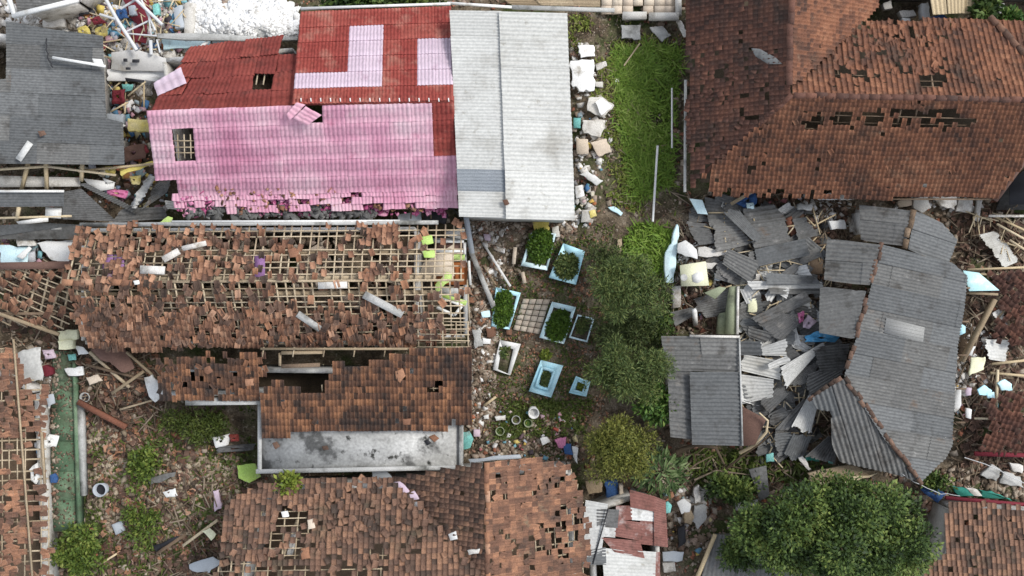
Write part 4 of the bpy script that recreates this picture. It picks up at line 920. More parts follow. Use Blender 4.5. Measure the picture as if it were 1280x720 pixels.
def blades(name, poly, n, h, m, w=.05, lean=.5, thick=None):
    X = nr.uniform(min(p[0] for p in poly), max(p[0] for p in poly), n*2); Y = nr.uniform(min(p[1] for p in poly), max(p[1] for p in poly), n*2)
    ok = inpoly(X + nr.normal(0, 4, n*2), Y + nr.normal(0, 4, n*2), poly)
    if thick: ok &= nr.random(n*2) < np.clip(.55 + thick*vnoise(X*.05, Y*.05, 4), 0, 1)
    X, Y = X[ok][:n], Y[ok][:n]; N = len(X); z = g(X, Y); k = S*(H-z)/H; B = np.stack([(X-640)*k, (360-Y)*k, z], -1)
    a = nr.uniform(0, 6.283, N); hh = h*nr.uniform(.4, 1.2, N)*(1+.5*vnoise(X*.06, Y*.06, 1)); le = nr.normal(0, lean, N) + .5
    d = np.stack([np.cos(a), np.sin(a), np.zeros(N)], -1); s = np.stack([-np.sin(a), np.cos(a), np.zeros(N)], -1)*(w*nr.uniform(.6, 1.3, N))[:, None]; up = np.array([0,0,1.])
    m1 = B + d*(hh*le*.35)[:, None] + up*(hh*.6)[:, None]; tp = B + d*(hh*le)[:, None] + up*(hh*.85)[:, None]
    V = np.stack([B-s*.6, B+s*.6, m1+s, m1-s, tp], 1)
    i = np.arange(N)[:, None]*5
    mb = MB(); mb.add(V.reshape(-1, 3), (i + np.array([[0,1,2,3]]))); mb.F.append(i + np.array([[3,2,4]]))
    mb.build(name, M[m], None, kind='stuff', origin=B.mean(0))
GP = [(712,18),(772,22),(800,45),(856,52),(850,100),(838,150),(836,200),(846,250),(838,292),(800,262),(768,250),(745,212),(752,180),(745,130),(730,80),(716,62)]
blades('grass', GP, 13000, .24, 'grass_dry', .028, .6, 2.4)
blades('dry_grass', GP, 2500, .26, 'twig', .025, .8, 1.2)
scatter('grass_litter', GP, 900, (.05,.16), 'rubble')
blades('grass', [(764,62),(850,60),(838,150),(836,230),(792,250),(776,150)], 24000, .32, 'grass', .03, .6, .6)
blades('grass', [(800,280),(838,286),(835,340),(790,350),(752,342),(780,310)], 8000, .32, 'grass', .03, .6, .5)
blades('weeds', [(640,330),(762,280),(790,330),(760,520),(690,548),(600,540),(606,470)], 5500, .14, 'moss', .03, .8, 1.2)
blades('weeds', [(120,520),(320,510),(318,600),(240,720),(100,720),(110,640)], 3500, .22, 'moss', .045, .8, 1.4)
blades('weeds', [(640,500),(740,500),(735,545),(620,548)], 2600, .2, 'moss', .04, .7, .9)
blades('weeds', [(860,560),(1000,570),(1060,600),(920,625),(870,610)], 1800, .3, 'moss', .05, .8, .9)
scatter('leaf_litter', [(600,430),(660,300),(760,290),(760,530),(600,545)], 4200, (.05,.14), 'terracotta', flat=.12, tilt=.3)
scatter('leaf_litter', [(600,430),(660,300),(790,270),(760,530),(600,545)], 3500, (.05,.16), 'twig', flat=.15, tilt=.3)
# ================================================================ COUNTLESS RUBBLE
ROOFS = [[(185,60),(375,10),(565,8),(710,14),(720,275),(570,275),(205,275)], [(862,-40),(1290,-40),(1285,190),(1245,247),(862,240)], [(90,281),(585,279),(588,545),(575,590),(320,590),(195,500),(195,440),(85,440)],
         [(285,605),(720,575),(735,690),(728,760),(262,760)]]
def open_(x, y): return not any(inpoly(x, y, r) for r in ROOFS)
ALLP = [(0,0),(1280,0),(1280,720),(0,720)]
def dirty(x, y): return open_(x, y) and not inpoly(x, y, GP) and not (605 < x < 800 and 270 < y < 548)
scatter('rubble', ALLP, 16000, (.06,.3), 'rubble', keep=dirty)
scatter('rubble', ALLP, 5000, (.08,.3), 'rubble_red', flat=.25, keep=dirty)
scatter('rubble', [[(588,270),(612,280),(620,430),(600,540),(585,540)],[(575,275),(720,278),(720,300),(640,300)],[(590,420),(625,420),(615,520),(588,540)]], 3000, (.06,.24), 'rubble')
scatter('rubble', [[(588,270),(640,276),(625,430),(600,540),(585,540)],[(590,400),(622,400),(615,520),(588,540)]], 420, (.06,.26), 'rubble_light')
scatter('rubble', [[(600,300),(660,296),(650,345),(610,350)],[(590,500),(720,520),(720,580),(580,570)]], 1200, (.05,.2), 'rubble')
scatter('broken_tiles', [[(588,300),(622,330),(622,430),(590,440)],[(100,440),(200,440),(200,560),(110,560)],[(200,560),(310,560),(280,690),(190,700)]], 500, (.14,.24), 'terracotta', kind='tile')
scatter('broken_tiles', [[(100,430),(200,450),(210,600),(110,640)],[(190,550),(325,590),(290,720),(120,720)],[(10,330),(90,330),(90,425),(10,420)],[(1185,250),(1280,260),(1280,600),(1200,600),(1215,420)]], 2600, (.16,.27), 'rust_tile', kind='tile')
scatter('broken_tiles', [[(140,540),(190,540),(170,640),(120,600)],[(130,600),(200,600),(180,720),(130,720)]], 260, (.16,.25), 'terracotta', kind='tile')
X, Y = np.meshgrid(np.arange(236, 378, 2.), np.arange(0, 50, 2.), indexing='ij')
Zh = g(X, Y) + .12*(1-np.clip(((X-306)/70)**6+((Y-24)/24)**6, 0, 1.6)) + .05*vnoise(X*.25, Y*.3, 3) + nr.normal(0, .025, X.shape)
k_ = S*(H-Zh)/H; MB().grid(np.stack([(X-640)*k_, (360-Y)*k_, Zh], -1)[:, ::-1]).build('white_plaster_heap', M['white'], None, kind='stuff')
scatter('white_rubble', [[(238,2),(362,0),(376,26),(372,46),(240,47)]], 7500, (.05,.26), 'rubble_white', dz=.12, tilt=.3, flat=.3)
scatter('white_rubble', [[(712,58),(740,55),(745,110),(716,118)],[(716,118),(765,120),(768,190),(722,240),(718,150)],[(718,230),(742,230),(740,285),(680,282),(720,268)]], 300, (.06,.36), 'rubble_light', tilt=.25)
scatter('plaster_rubble', [[(1000,245),(1060,240),(1070,290),(1000,270)],[(840,300),(900,300),(900,360),(838,360)],[(1110,240),(1230,245),(1225,262),(1120,262)],[(1200,400),(1240,420),(1225,470),(1195,520),(1192,450)],[(45,440),(64,470),(62,720),(48,720)]], 900, (.06,.3), 'rubble_light', tilt=.3)
scatter('plaster_rubble', [[(1110,590),(1280,585),(1280,622),(1180,620)],[(840,610),(900,610),(890,690),(830,690)]], 700, (.08,.34), 'rubble', tilt=.3)
scatter('plaster_rubble', [[(845,612),(890,612),(880,650),(840,650)],[(0,0),(60,18),(130,20),(130,50),(0,30)],[(95,10),(230,0),(235,60),(180,130),(140,60)]], 1500, (.08,.4), 'rubble_light', tilt=.3)
scatter('rubble', [(848,245),(1060,245),(1060,480),(1000,580),(930,580),(925,420),(850,410)], 2500, (.08,.35), 'rust_tile')
scatter('sheet_scraps', [(880,250),(1030,250),(1050,460),(1010,575),(930,575),(925,420),(880,340)], 420, (.15,.6), 'sheet_dark', flat=.06, tilt=.35, dz=.12)
scatter('garden_stones', [[(195,570),(310,570),(285,660),(200,690)],[(110,520),(200,560),(200,720),(110,640)]], 2600, (.08,.26), 'garden_stone', tilt=.4, flat=.6)
scatter('litter', [[(90,6),(235,0),(236,60),(190,62),(135,140),(132,60),(92,50)],[(130,105),(190,130),(186,205),(156,205)],[(100,205),(215,205),(210,262),(130,262)],[(0,300),(92,300),(88,330),(0,330)]], 520, (.08,.42), 'litter', flat=.3, dz=.25, tilt=.35)
scatter('litter', [[(44,540),(66,540),(66,720),(48,720)],[(1195,470),(1265,470),(1262,500),(1215,520),(1195,530)],[(585,500),(720,520),(720,575),(585,570)],[(715,140),(760,140),(745,285),(718,285)],[(840,300),(900,320),(890,400),(838,400)],[(900,240),(1065,240),(1065,256),(900,256)],[(830,615),(890,615),(885,700),(830,700)]], 230, (.06,.24), 'litter', flat=.3, dz=.1, tilt=.3)
scatter('splinters', [[(880,260),(1030,260),(1050,460),(1010,575),(930,575),(925,420)],[(95,5),(235,0),(200,60),(140,130)],[(1195,260),(1280,260),(1280,340)]], 260, (.4,1.6), 'wood_pale', kind='stick', dz=.45, tilt=.5)
scatter('splinters', [[(0,320),(90,320),(130,480),(0,440)],[(110,420),(200,440),(210,540),(100,520)],[(190,600),(330,600),(280,720),(180,720)],[(840,560),(1060,575),(1000,620),(850,620)],[(1180,260),(1280,260),(1280,600),(1190,600)],[(840,240),(1060,240),(1060,580),(840,420)]], 1500, (.4,1.5), 'twig', kind='stick', dz=.12, tilt=.5)
scatter('fallen_tiles', [(100,284),(545,284),(560,432),(100,432)], 240, (.2,.26), 'terracotta', kind='tile', tilt=.25, align=0., keep=lambda x, y: rnd.random() < (1 if x < 330 or y > 390 else .35), zf=lambda x, y: float(HU.at(x, y, .07).z if y < 352 else HL.at(x, y, .07).z))
scatter('fallen_tiles', [(100,284),(545,284),(560,432),(100,432)], 420, (.2,.26), 'rust_tile', kind='tile', tilt=.25, align=0., keep=lambda x, y: rnd.random() < (1 if x < 330 or y > 390 else .35), zf=lambda x, y: float(HU.at(x, y, .06).z if y < 352 else HL.at(x, y, .06).z))
scatter('fallen_tiles', [(1050,34),(1190,34),(1180,96),(1040,96)], 48, (.2,.24), 'tile_red', kind='tile', tilt=.12, align=math.pi, zf=lambda x, y: float(Fs[2].at(x, y, .06).z))
scatter('fallen_tiles', [(290,640),(330,610),(600,610),(600,720),(280,720)], 90, (.2,.26), 'tile_bottom', kind='tile', tilt=.2, align=math.pi, zf=lambda x, y: float(BC.at(x, y, .1).z))
scatter('house_rubble', [(110,295),(520,295),(520,428),(110,428)], 1500, (.1,.4), 'rubble', zf=lambda x, y: 2.5 + 0*x, flat=.2)
scatter('edge_scraps', [(222,240),(560,240),(560,268),(222,270)], 420, (.08,.32), 'magenta', flat=.12, zf=lambda x, y: 3.1-(y-240)*.016)
scatter('edge_scraps', [(240,235),(540,236),(545,262),(300,268)], 110, (.1,.24), 'terracotta', flat=.15, zf=lambda x, y: 3.3-(y-235)*.014)
scatter('edge_scraps', [(222,252),(470,256),(470,272),(240,272)], 420, (.1,.4), 'sheet_dark', flat=.15, zf=lambda x, y: 2.75)
# ================================================================ COLLAPSED GREY SHEETS (each one a thing)
GS = 'fallen corrugated sheets of the collapsed house'
for lab, pts, m_, dz, pd in (
 ('dark grey sheet lying flat left of the navy cloth', [(882,247),(934,258),(933,263),(884,263)], 'sheet_dark', .5, .15),
 ('dark sheet wedged under the pale blue board near the brown tiled house', [(861,263),(872,255),(886,275),(862,276)], 'sheet_dark', .35, .15),
 ('dark grey curled sheet above the white wall pieces', [(858,278),(884,281),(893,302),(872,304)], 'sheet_dark', .5, .14),
 ('grey sheet tucked under the long narrow crossing sheet', [(884,264),(906,265),(921,282),(888,282)], 'sheet_grey', .55, .2),
 ('broad weathered grey sheet in the middle of the upper heap', [(893,283),(921,284),(938,303),(896,312)], 'sheet_grey', .6, .17),
 ('grey sheet with its ridges climbing beside the red tile strip, upper of two', [(931,262),(966,257),(981,275),(935,281)], 'sheet_grey', .75, .2),
 ('grey sheet below a pale edge beside the red tile strip, lower of two', [(937,282),(980,277),(986,300),(945,308)], 'sheet_grey', .7, .17),
 ('narrow slate sheet crossing the upper heap diagonally', [(922,263),(951,294),(943,302),(905,264)], 'sheet_blue', .95, .1),
 ('ridged grey sheet with a bright upper edge above the tilted green board', [(911,313),(948,328),(937,351),(905,329)], 'sheet_grey', .85, .15),
 ('large grey sheet sloping down to the red tile strip from below', [(947,312),(1004,300),(1010,318),(950,331)], 'sheet_blue', .8, .17),
 ('small grey sheet right of the red tile strip', [(991,275),(1008,273),(1021,292),(999,300)], 'sheet_grey', .7, .15),
 ('grey sheet in the flat stack touching the grey hip roof, topmost', [(961,342),(1013,345),(1023,354),(962,354)], 'sheet_blue', .95, .2),
 ('long grey sheet in the middle of the flat stack', [(938,352),(1022,353),(1024,360),(944,361)], 'sheet_light', .9, .2),
 ('lowest sheet of the flat stack by the grey hip roof', [(964,360),(1024,360),(1024,366),(966,367)], 'sheet_grey', .8, .2),
 ('grey sheet tilted up under the flat stack', [(942,396),(1003,367),(1011,377),(953,403)], 'sheet_grey', 1.0, .15),
 ('darker finely ridged sheet pointing at the pink scrap', [(943,400),(979,390),(1001,402),(974,425)], 'sheet_dark', .9, .13),
 ('thin grey sheet with a pale ragged edge below the brown gap', [(928,408),(966,417),(956,428),(936,420)], 'sheet_grey', .75, .15),
 ('narrow strip sheet sticking out from the flat grey shed', [(922,428),(950,428),(952,443),(922,443)], 'sheet_blue', 1.5, .16),
 ('light grey sheet in the centre of the lower heap', [(947,437),(984,424),(982,444),(950,443)], 'sheet_light', .95, .14),
 ('almost white ridged sheet beside the flat grey shed', [(931,445),(972,452),(974,473),(927,462)], 'sheet_white', 1.0, .15),
 ('small pale sheet folded over the white ridged one', [(960,456),(984,446),(988,453),(963,461)], 'sheet_light', 1.15, .14),
 ('pointed light grey sheet aimed at the broken ridge', [(979,459),(1025,431),(1029,434),(983,482)], 'sheet_light', 1.1, .11),
 ('grey sheet split along its length under the pointed one', [(985,482),(1002,461),(1026,452),(1010,478)], 'sheet_grey', .9, .11),
 ('pale grey sheet in front of the brown board', [(926,470),(965,476),(965,495),(928,503)], 'sheet_light', .8, .17),
 ('small checked grey sheet above the brown board', [(951,502),(972,486),(985,492),(962,515)], 'sheet_grey', .8, .1),
 ('dark steep sheet pointing down beside the grey hip', [(971,535),(1003,501),(1012,504),(986,535)], 'sheet_dark', .85, .14),
 ('silver sheet leaning on the lower grey hip', [(991,532),(1012,496),(1022,503),(1012,542)], 'sheet_light', 1.1, .11),
 ('slate sheet with wide ridges at the lower edge of the heap', [(968,545),(990,542),(986,566),(972,569)], 'sheet_blue', .8, .13),
 ('smooth slate sheet beside the teal plank', [(980,570),(993,543),(1013,546),(1001,577)], 'sheet_blue', .9, .11),
 ('dark bent sheet covering the hole in the lower hip', [(1010,570),(1036,546),(1053,546),(1041,577)], 'sheet_dark', 1.5, .14),
 ('short grey sheet by the broken white wall', [(840,391),(865,385),(868,393),(845,406)], 'sheet_grey', .6, .14),
 ('nearly black ridged sheet inside the roofless green room', [(866,376),(912,362),(906,392),(878,396)], 'sheet_dark', .4, .13),
 ('grey sheet edge on beside the green wall', [(934,318),(943,316),(946,345),(938,350)], 'sheet_grey', .7, .14),
 ('grey sheet hidden beneath the broken ridge tiles', [(1018,436),(1060,432),(1054,462),(1024,464)], 'sheet_dark', 1.2, .13),
 ('grey sheet under the pointed sheets by the hip', [(1010,470),(1046,455),(1052,468),(1012,492)], 'sheet_dark', 1.2, .13),
 ('grey sheet lying in the gap by the red tile strip', [(1000,322),(1026,330),(1024,342),(1002,340)], 'sheet_dark', .5, .13),
 ('dark grey sheet between the two heaps by the brown gap', [(925,380),(950,370),(952,386),(928,394)], 'sheet_dark', .5, .13),
 ('grey sheet lying askew under the pale front sheet', [(930,498),(952,494),(962,512),(936,516)], 'sheet_grey', .5, .13),
 ('dark sheet scrap beside the tan branch', [(960,520),(980,510),(985,520),(966,534)], 'sheet_dark', .6, .13)):
    mx, my = sum(p[0] for p in pts)/4, sum(p[1] for p in pts)/4; pts = [(mx+(x-mx)*1.14, my+(y-my)*1.16) for x, y in pts]
    loose_sheet(lab, pts, m_, dz, period=pd, amp=pd*.2, group=GS, sag=rnd.uniform(0, .07))
for lab, pts, m_, dz, pd in (
 ('pale blue white metal sheet lying alone at the right edge', [(1222,294),(1246,288),(1275,326),(1255,335)], 'sheet_white', .6, .1),
 ('light grey metal sheet on the fallen tiles by the right edge', [(1230,424),(1263,425),(1258,452),(1234,449)], 'sheet_light', .6, .14),
 ('twisted grey metal sheet above the light one on the fallen tiles', [(1240,392),(1252,385),(1262,410),(1252,418)], 'sheet_light', .7, .12),
 ('grey metal sheet folded like a chevron beside the pink roof, long arm', [(184,218),(197,221),(172,262),(160,255)], 'sheet_light', 1.5, .2),
 ('grey metal sheet folded like a chevron beside the pink roof, broad arm', [(197,222),(216,215),(210,240),(174,264)], 'sheet_grey', 1.3, .14),
 ('dark metal sheet in the shadow below the pink roof edge', [(150,262),(206,258),(210,274),(140,278)], 'sheet_dark', .8, .2),
 ('pale metal strip poking out below the pink roof', [(205,250),(237,257),(237,265),(208,261)], 'sheet_light', 1.6, .12),
 ('light metal sheet at the pink roof corner', [(192,214),(215,212),(216,220),(200,220)], 'sheet_white', 1.7, .12)):
    loose_sheet(lab, pts, m_, dz, period=pd, amp=.02, sag=.05)
PM = {}
for k in range(8):
    w_, l_ = rnd.uniform(.35, .85), rnd.uniform(.6, 1.35); sk = rnd.uniform(-.25, .25)
    mb = corr((-l_/2, w_/2, 0), (l_/2, w_/2+sk*.3, 0), (l_/2+sk, -w_/2, 0), (-l_/2+sk*.6, -w_/2, 0), .13, .024, 4, rnd.uniform(-.04, .08), ragged=.08)
    for m_ in ('sheet_grey', 'sheet_dark', 'sheet_blue', 'sheet_light'): PM[k, m_] = mb.mesh('sheet_piece', M[m_])
ANCH = [('navy cloth',931,252),('pale blue board',870,258),('narrow slate sheet',928,282),('red tile strip',990,287),('pale grey wall fragment',888,332),('broad weathered sheet',915,297),('white block',1046,280),('rusty crate frame',1020,333),('flat stack of sheets',990,353),('cream block',940,381),('tilted grey sheet',978,386),('pink scrap',1001,395),('lilac scrap',1012,404),('blue tarpaulin scrap',1028,422),('green wall',918,388),('thin ragged sheet',946,418),('white ridged sheet',950,459),('folded pale sheet',974,453),('pointed pale sheet',1004,457),('pale front sheet',946,486),('small checked sheet',968,501),('steep dark sheet',992,518),('brown board',944,536),('silver leaning sheet',1008,520),('slate wide ridged sheet',979,555),('broken roof ridge',1046,452),('bright edged sheet',925,331),('large sloping sheet',978,315)]
HEAP = [(878,252),(1005,262),(1030,300),(1024,345),(1028,420),(1052,462),(1010,492),(1000,560),(960,565),(932,502),(930,425),(926,360),(892,330)]
n_ = 0; tries = 0; used_lb = set()
while n_ < 125:
    x, y = rnd.uniform(870, 1055), rnd.uniform(250, 570)
    if not inpoly(x, y, HEAP): continue
    mk = rnd.choice(['sheet_grey', 'sheet_grey', 'sheet_dark', 'sheet_blue', 'sheet_light'])
    tries += 1
    sh_ = {'sheet_grey': 'mid grey', 'sheet_dark': 'dark grey', 'sheet_blue': 'slate grey', 'sheet_light': 'pale grey'}[mk]
    nm_, ax, ay = min(ANCH, key=lambda q: (q[1]-x)**2 + (q[2]-y)**2); dx, dy = x-ax, y-ay
    di = ('left' if dx < -4 else 'right' if dx > 4 else ''), ('above' if dy < -4 else 'below' if dy > 4 else '')
    wh = 'on' if di == ('', '') else '%s and to the %s of' % (di[1], di[0]) if di[0] and di[1] else di[1] or di[0]+' of'
    lb = 'small %s corrugated piece %s the %s' % (sh_, wh, nm_)
    if lb in used_lb and tries < 4000: continue
    used_lb.add(lb)
    o = bpy.data.objects.new('sheet_piece', PM[rnd.randrange(8), mk]); COL.objects.link(o); o.location = PG(x, y, rnd.uniform(.15, .6))
    o.rotation_euler = (rnd.gauss(0, .22), rnd.gauss(0, .22), rnd.uniform(-.7, .9) if rnd.random() < .75 else rnd.uniform(0, 6.28)); n_ += 1
    tag(o, lb, 'sheet piece', 'small broken sheet pieces in the collapsed heap')
# panels and wall pieces
E = slab
E('wall_board','pale blue board standing out of the heap below the brown tiled house','board',[(862,248),(878,250),(885,268),(872,267)],.06,'paleblue',.7)
E('wall_fragment','white pointed wall fragment above the yellow panel','wall fragment',[(848,304),(857,300),(871,312),(872,324),(847,316)],.15,'white',.6)
E('wall_fragment','long flat white wall fragment right of the pointed one','wall fragment',[(873,309),(912,313),(906,319),(890,321),(873,320)],.12,'plaster',.55)
E('wall_fragment','pale grey wall fragment right of the yellow panel','wall fragment',[(880,327),(897,329),(890,336),(880,336)],.1,'plaster',.5)
E('wall_fragment','blue grey slab in the gap above the green wall','wall fragment',[(893,341),(916,343),(913,352),(893,350)],.12,'greyplastic',.5)
E('wall_fragment','long broken white wall strip along the grass edge','wall fragment',[(846,280),(848,283),(846,320),(842,353),(832,353),(832,316),(840,304)],.35,'paleblue',.5)
E('wall_fragment','crumbled white wall piece below the yellow panel','wall fragment',[(840,358),(851,357),(850,384),(841,386)],.4,'plaster',.4)
t = thing('panel_fragment', 'pale yellow wall panel with a grey round hole and a white patch', 'panel', PG(862,345,.5))
c = [PG(846,332), PG(879,327), PG(882,357), PG(847,358)]; zz = max(p.z for p in c)+.55
MB().prism([Vector((p.x,p.y,zz)) for p in c], .15).build('panel', M['cream'], t)
c = P(855,347,zz+.012); MB().tube([c, c+Vector((0,0,.03))], .15, 14).build('round_plate', M['concrete'], t)
MB().prism([P(865,344,zz+.03),P(871,340,zz+.03),P(878,341,zz+.03),P(880,350,zz+.03),P(872,354,zz+.03),P(866,352,zz+.03)], .03).build('plaster_patch', M['white'], t)
t = thing('roofless_room', 'roofless room with an olive green wall in the grey heap', 'room', PG(905,390))
MB().prism([P(913,358,1.5),P(923,358,1.5),P(922,418,1.5),P(909,418,1.5)], 1.5).build('wall', M['greenwall'], t)
MB().prism([P(900,392,1.0),P(910,390,1.0),P(909,418,1.0),P(898,418,1.0)], 1.0).build('wall', M['greenwall'], t)
MB().bar(P(922.5,358,1.56), P(921.5,418,1.56), .1, .1).build('wall_cap', M['plaster'], t)
E('wall_board','grey green board with a white edge leaning into the roofless room','board',[(880,366),(900,358),(908,360),(894,374)],.06,'greenwall',.9)
pole('gate_post','short white post standing beside the short grey sheet','post',(869,405,.4),(868,388,1.4),.18,'white')
E('brown_board','smooth brown board beside the flat grey shed','board',[(928,508),(958,524),(944,556),(929,558)],.06,'brown',.9)
E('tarpaulin','crumpled navy blue cloth below the eave of the brown tiled house','cloth',[(917,252),(932,242),(945,238),(947,254),(938,262),(926,258)],.08,'navy',.7)
E('cloth_scrap','pale blue rag on the navy cloth','cloth',[(933,254),(942,253),(943,261),(934,261)],.06,'paleblue',.82)
pole('plank','pale plank propped against the navy cloth','plank',(914,255,1.2),(951,233,1.8),.14,'wood')
E('tarpaulin','bright blue tarpaulin scrap beside the grey hip roof','tarpaulin',[(1008,420),(1022,414),(1048,421),(1044,428),(1008,427)],.05,'brightblue',.9)
E('cloth_scrap','pink scrap with a maroon edge in the grey heap','cloth',[(998,392),(1006,388),(1004,402),(999,404)],.05,'magenta',.95)
E('cloth_scrap','lilac blue scrap beside the pink scrap','cloth',[(1004,403),(1010,394),(1021,402),(1012,411),(1004,409)],.05,'lilac',.8)
E('wooden_crate','rusty brown crate frame left of the light grey hip facet','crate',[(1012,323),(1029,322),(1028,342),(1013,344)],.4,'wood_dark',.5)
E('wall_fragment','cream block beside the brown gap in the grey heap','block',[(935,373),(946,373),(946,390),(935,390)],.4,'cream',.5)
E('wall_fragment','small cream block at the left end of the flat stack','block',[(940,342),(950,342),(950,351),(941,351)],.3,'plaster',.6)
E('wall_fragment','white block in the rubble between the two grey gables','block',[(1036,276),(1056,275),(1058,286),(1040,287)],.25,'white',.6)
E('wall_fragment','grey slab in the rubble left of the white block','block',[(997,255),(1016,255),(1015,263),(998,262)],.2,'concrete',.7)
E('wall_fragment','white wall piece under the brown tiled eave, left of the grey gable','wall fragment',[(1024,242),(1047,242),(1047,249),(1024,249)],.25,'white',1.2)
E('wall_fragment','smaller white wall piece beside the one under the brown tiled eave','wall fragment',[(1051,243),(1069,243),(1068,249),(1051,249)],.25,'plaster',1.1)
for lab, q in (('pink plaster piece at the left end of the row below the brown tiles',[(1122,252),(1138,247),(1141,256),(1124,259)]),('cream cracked plaster piece in the row below the brown tiles',[(1143,247),(1160,245),(1164,260),(1152,266),(1142,258)]),
               ('large white plaster piece in the row below the brown tiles',[(1166,246),(1196,246),(1194,262),(1176,258)]),('last white plaster piece in the row below the brown tiles',[(1199,248),(1217,250),(1213,266),(1196,264)]),('narrow white plank after the row below the brown tiles',[(1222,250),(1228,250),(1224,277),(1218,275)])):
    E('plaster_piece', lab, 'plaster piece', q, .18, 'magenta' if 'pink' in lab else 'plaster', .5, tilt=.08)
bpy.data.objects['plaster_piece'].data.materials[0] = M['paver']
pole('gutter_strip','red tile strip standing in the grey heap','tile strip',(985,272,1.3),(996,302,1.1),.3,'rubble_red',h=.1)
# ---- right edge
E('painted_sheet','pale cyan board fragment at the end of the grey hip roof','board',[(1203,338),(1225,341),(1249,363),(1212,364)],.05,'aqua',1.7)
t = thing('broken_room', 'brown floored broken room right of the grey hip roof', 'room', PG(1215,400))
MB().prism([P(1206,370,.75),P(1240,374,.75),P(1213,440,.75),P(1200,446,.75)], .3).build('floor', M['wood_dark'], t)
MB().bar(P(1243,374,1.9), P(1202,452,1.7), .16, .3).build('beam', M['wood'], t); MB().bar(P(1206,366,1.9), P(1247,368,1.9), .1, .12).build('beam', M['wood'], t)
E('plastic_bucket','light blue round tub beside the grey hip roof','tub',[(1196,407),(1201,404),(1207,408),(1207,416),(1201,419),(1196,415)],.3,'blue',1.4)
for lab, q, m_ in (('sky blue plastic sheet on the right edge rubble, large and rounded',[(1247,479),(1256,474),(1265,480),(1266,488),(1252,488)],'blue'),('sky blue crumpled plastic left of the rounded blue sheet',[(1222,487),(1231,481),(1240,488),(1238,494),(1225,494)],'blue'),('small sky blue plastic below the crumpled one',[(1234,490),(1243,490),(1244,498),(1235,498)],'blue'),
                   ('white tarpaulin strip hanging by the grey hip roof edge',[(1196,486),(1202,486),(1200,510),(1192,516)],'white'),('pink plastic scrap right of the white tarpaulin strip',[(1207,485),(1215,485),(1214,494),(1208,495)],'lilac'),
                   ('white scrap below the pink plastic scrap',[(1208,510),(1215,512),(1214,524),(1208,522)],'white'),('white broken board beside the broken brown room',[(1213,432),(1220,433),(1215,445),(1211,444)],'white'),('cream wall slab below the light grey sheet',[(1214,447),(1232,446),(1230,462),(1212,470)],'cream'),
                   ('orange tile lump on the sunken tile roof',[(1249,520),(1257,522),(1256,530),(1248,530)],'terracotta')):
    E('debris_scrap', lab, 'scrap', q, .1, m_, .9)
for lab, a, b, w in (('pale pole lying across rubble at the right edge, upper of two',(1210,337,1.2),(1285,334,1.2),.09),('pale pole lying across rubble at the right edge, lower of two',(1205,342,1.1),(1285,345,1.1),.08),('upright pale lath among the blue plastic',(1247,462,1.2),(1245,510,1.3),.1),('short pale lath lying by the orange tile lump',(1218,523,1.2),(1260,524,1.2),.08),
                   ('bundle pole lying below the light grey sheet, upper',(1240,455,1.2),(1285,450,1.3),.1),('bundle pole lying below the light grey sheet, lower',(1238,466,1.1),(1285,470,1.2),.1),('bamboo pole fanned out by the porch, upper',(1242,270,1.0),(1290,292,1.0),.08),('bamboo pole fanned out by the porch, middle',(1246,280,1.0),(1290,304,1.0),.08),('bamboo pole fanned out by the porch, lowest',(1262,300,.9),(1290,318,.9),.08),('white beam by the porch corner',(1236,270,1.5),(1290,270,1.5),.1)):
    pole('timber_pole', lab, 'pole', a, b, w, 'wood_pale' if 'white' not in lab else 'plaster')
for lab, q, m_ in (('large cracked concrete slab above the teal wall, left half',[(1226,594),(1240,580),(1252,588),(1246,602)],'concrete'),('large cracked concrete slab above the teal wall, right half',[(1254,589),(1276,596),(1280,610),(1250,604)],'concrete'),('grey concrete chunk at the far right above the low tile roof',[(1262,578),(1279,582),(1278,592),(1266,588)],'plaster'),
                   ('teal fallen wall strip, left piece',[(1190,608),(1206,610),(1218,620),(1198,620)],'teal'),('faded pink strip between the two teal wall pieces',[(1206,609),(1222,612),(1228,620),(1218,620)],'plaster'),('teal fallen wall strip, right piece',[(1224,612),(1250,618),(1270,626),(1230,622)],'teal')):
    E('wall_slab', lab, 'wall slab', q, .2, m_, .35)
for lab, q, m_ in (('green and white striped cloth at the tip of the grey hip roof',[(1131,562),(1141,563),(1137,576),(1131,570)],'aqua'),('teal cloth at the tip of the grey hip roof',[(1137,572),(1147,570),(1147,582),(1140,584)],'turquoise'),('navy tarpaulin between the round tree and the low tile roof',[(1150,612),(1166,606),(1184,618),(1172,628)],'navy')):
    E('cloth_scrap', lab, 'cloth', q, .06, m_, 2.2 if 'hip' in lab else .6)
E('plank','long curved brown plank pile lying above the round tree','plank',[(1010,592),(1060,582),(1096,590),(1060,600),(1012,603)],.2,'wood',1.4)
E('plank','pale split plank below the curved brown one','plank',[(1024,603),(1060,598),(1098,591),(1062,603),(1026,606)],.1,'wood_pale',1.5)
for lab, q, m_ in (('green teal plank below the dark bent sheet',[(1008,569),(1028,570),(1024,577),(1006,576)],'teal'),('pale teal board end below the dark bent sheet',[(1034,570),(1045,571),(1043,580),(1036,579)],'turquoise'),('green board scrap at the foot of the flat grey shed',[(958,568),(967,566),(968,577),(958,578)],'turquoise'),('white stick board pointing down by the teal plank',[(998,572),(1003,570),(1015,587),(1011,588)],'plaster')):
    E('plank', lab, 'plank', q, .08, m_, 1.0)
E('leaning_board','dark grey board leaning left of the round tree','board',[(936,587),(958,582),(962,620),(950,626)],.08,'sheet_dark',.9)
E('concrete_step','pale concrete step above the low bright bush','step',[(918,625),(948,624),(946,638),(920,638)],.3,'concrete',.2)
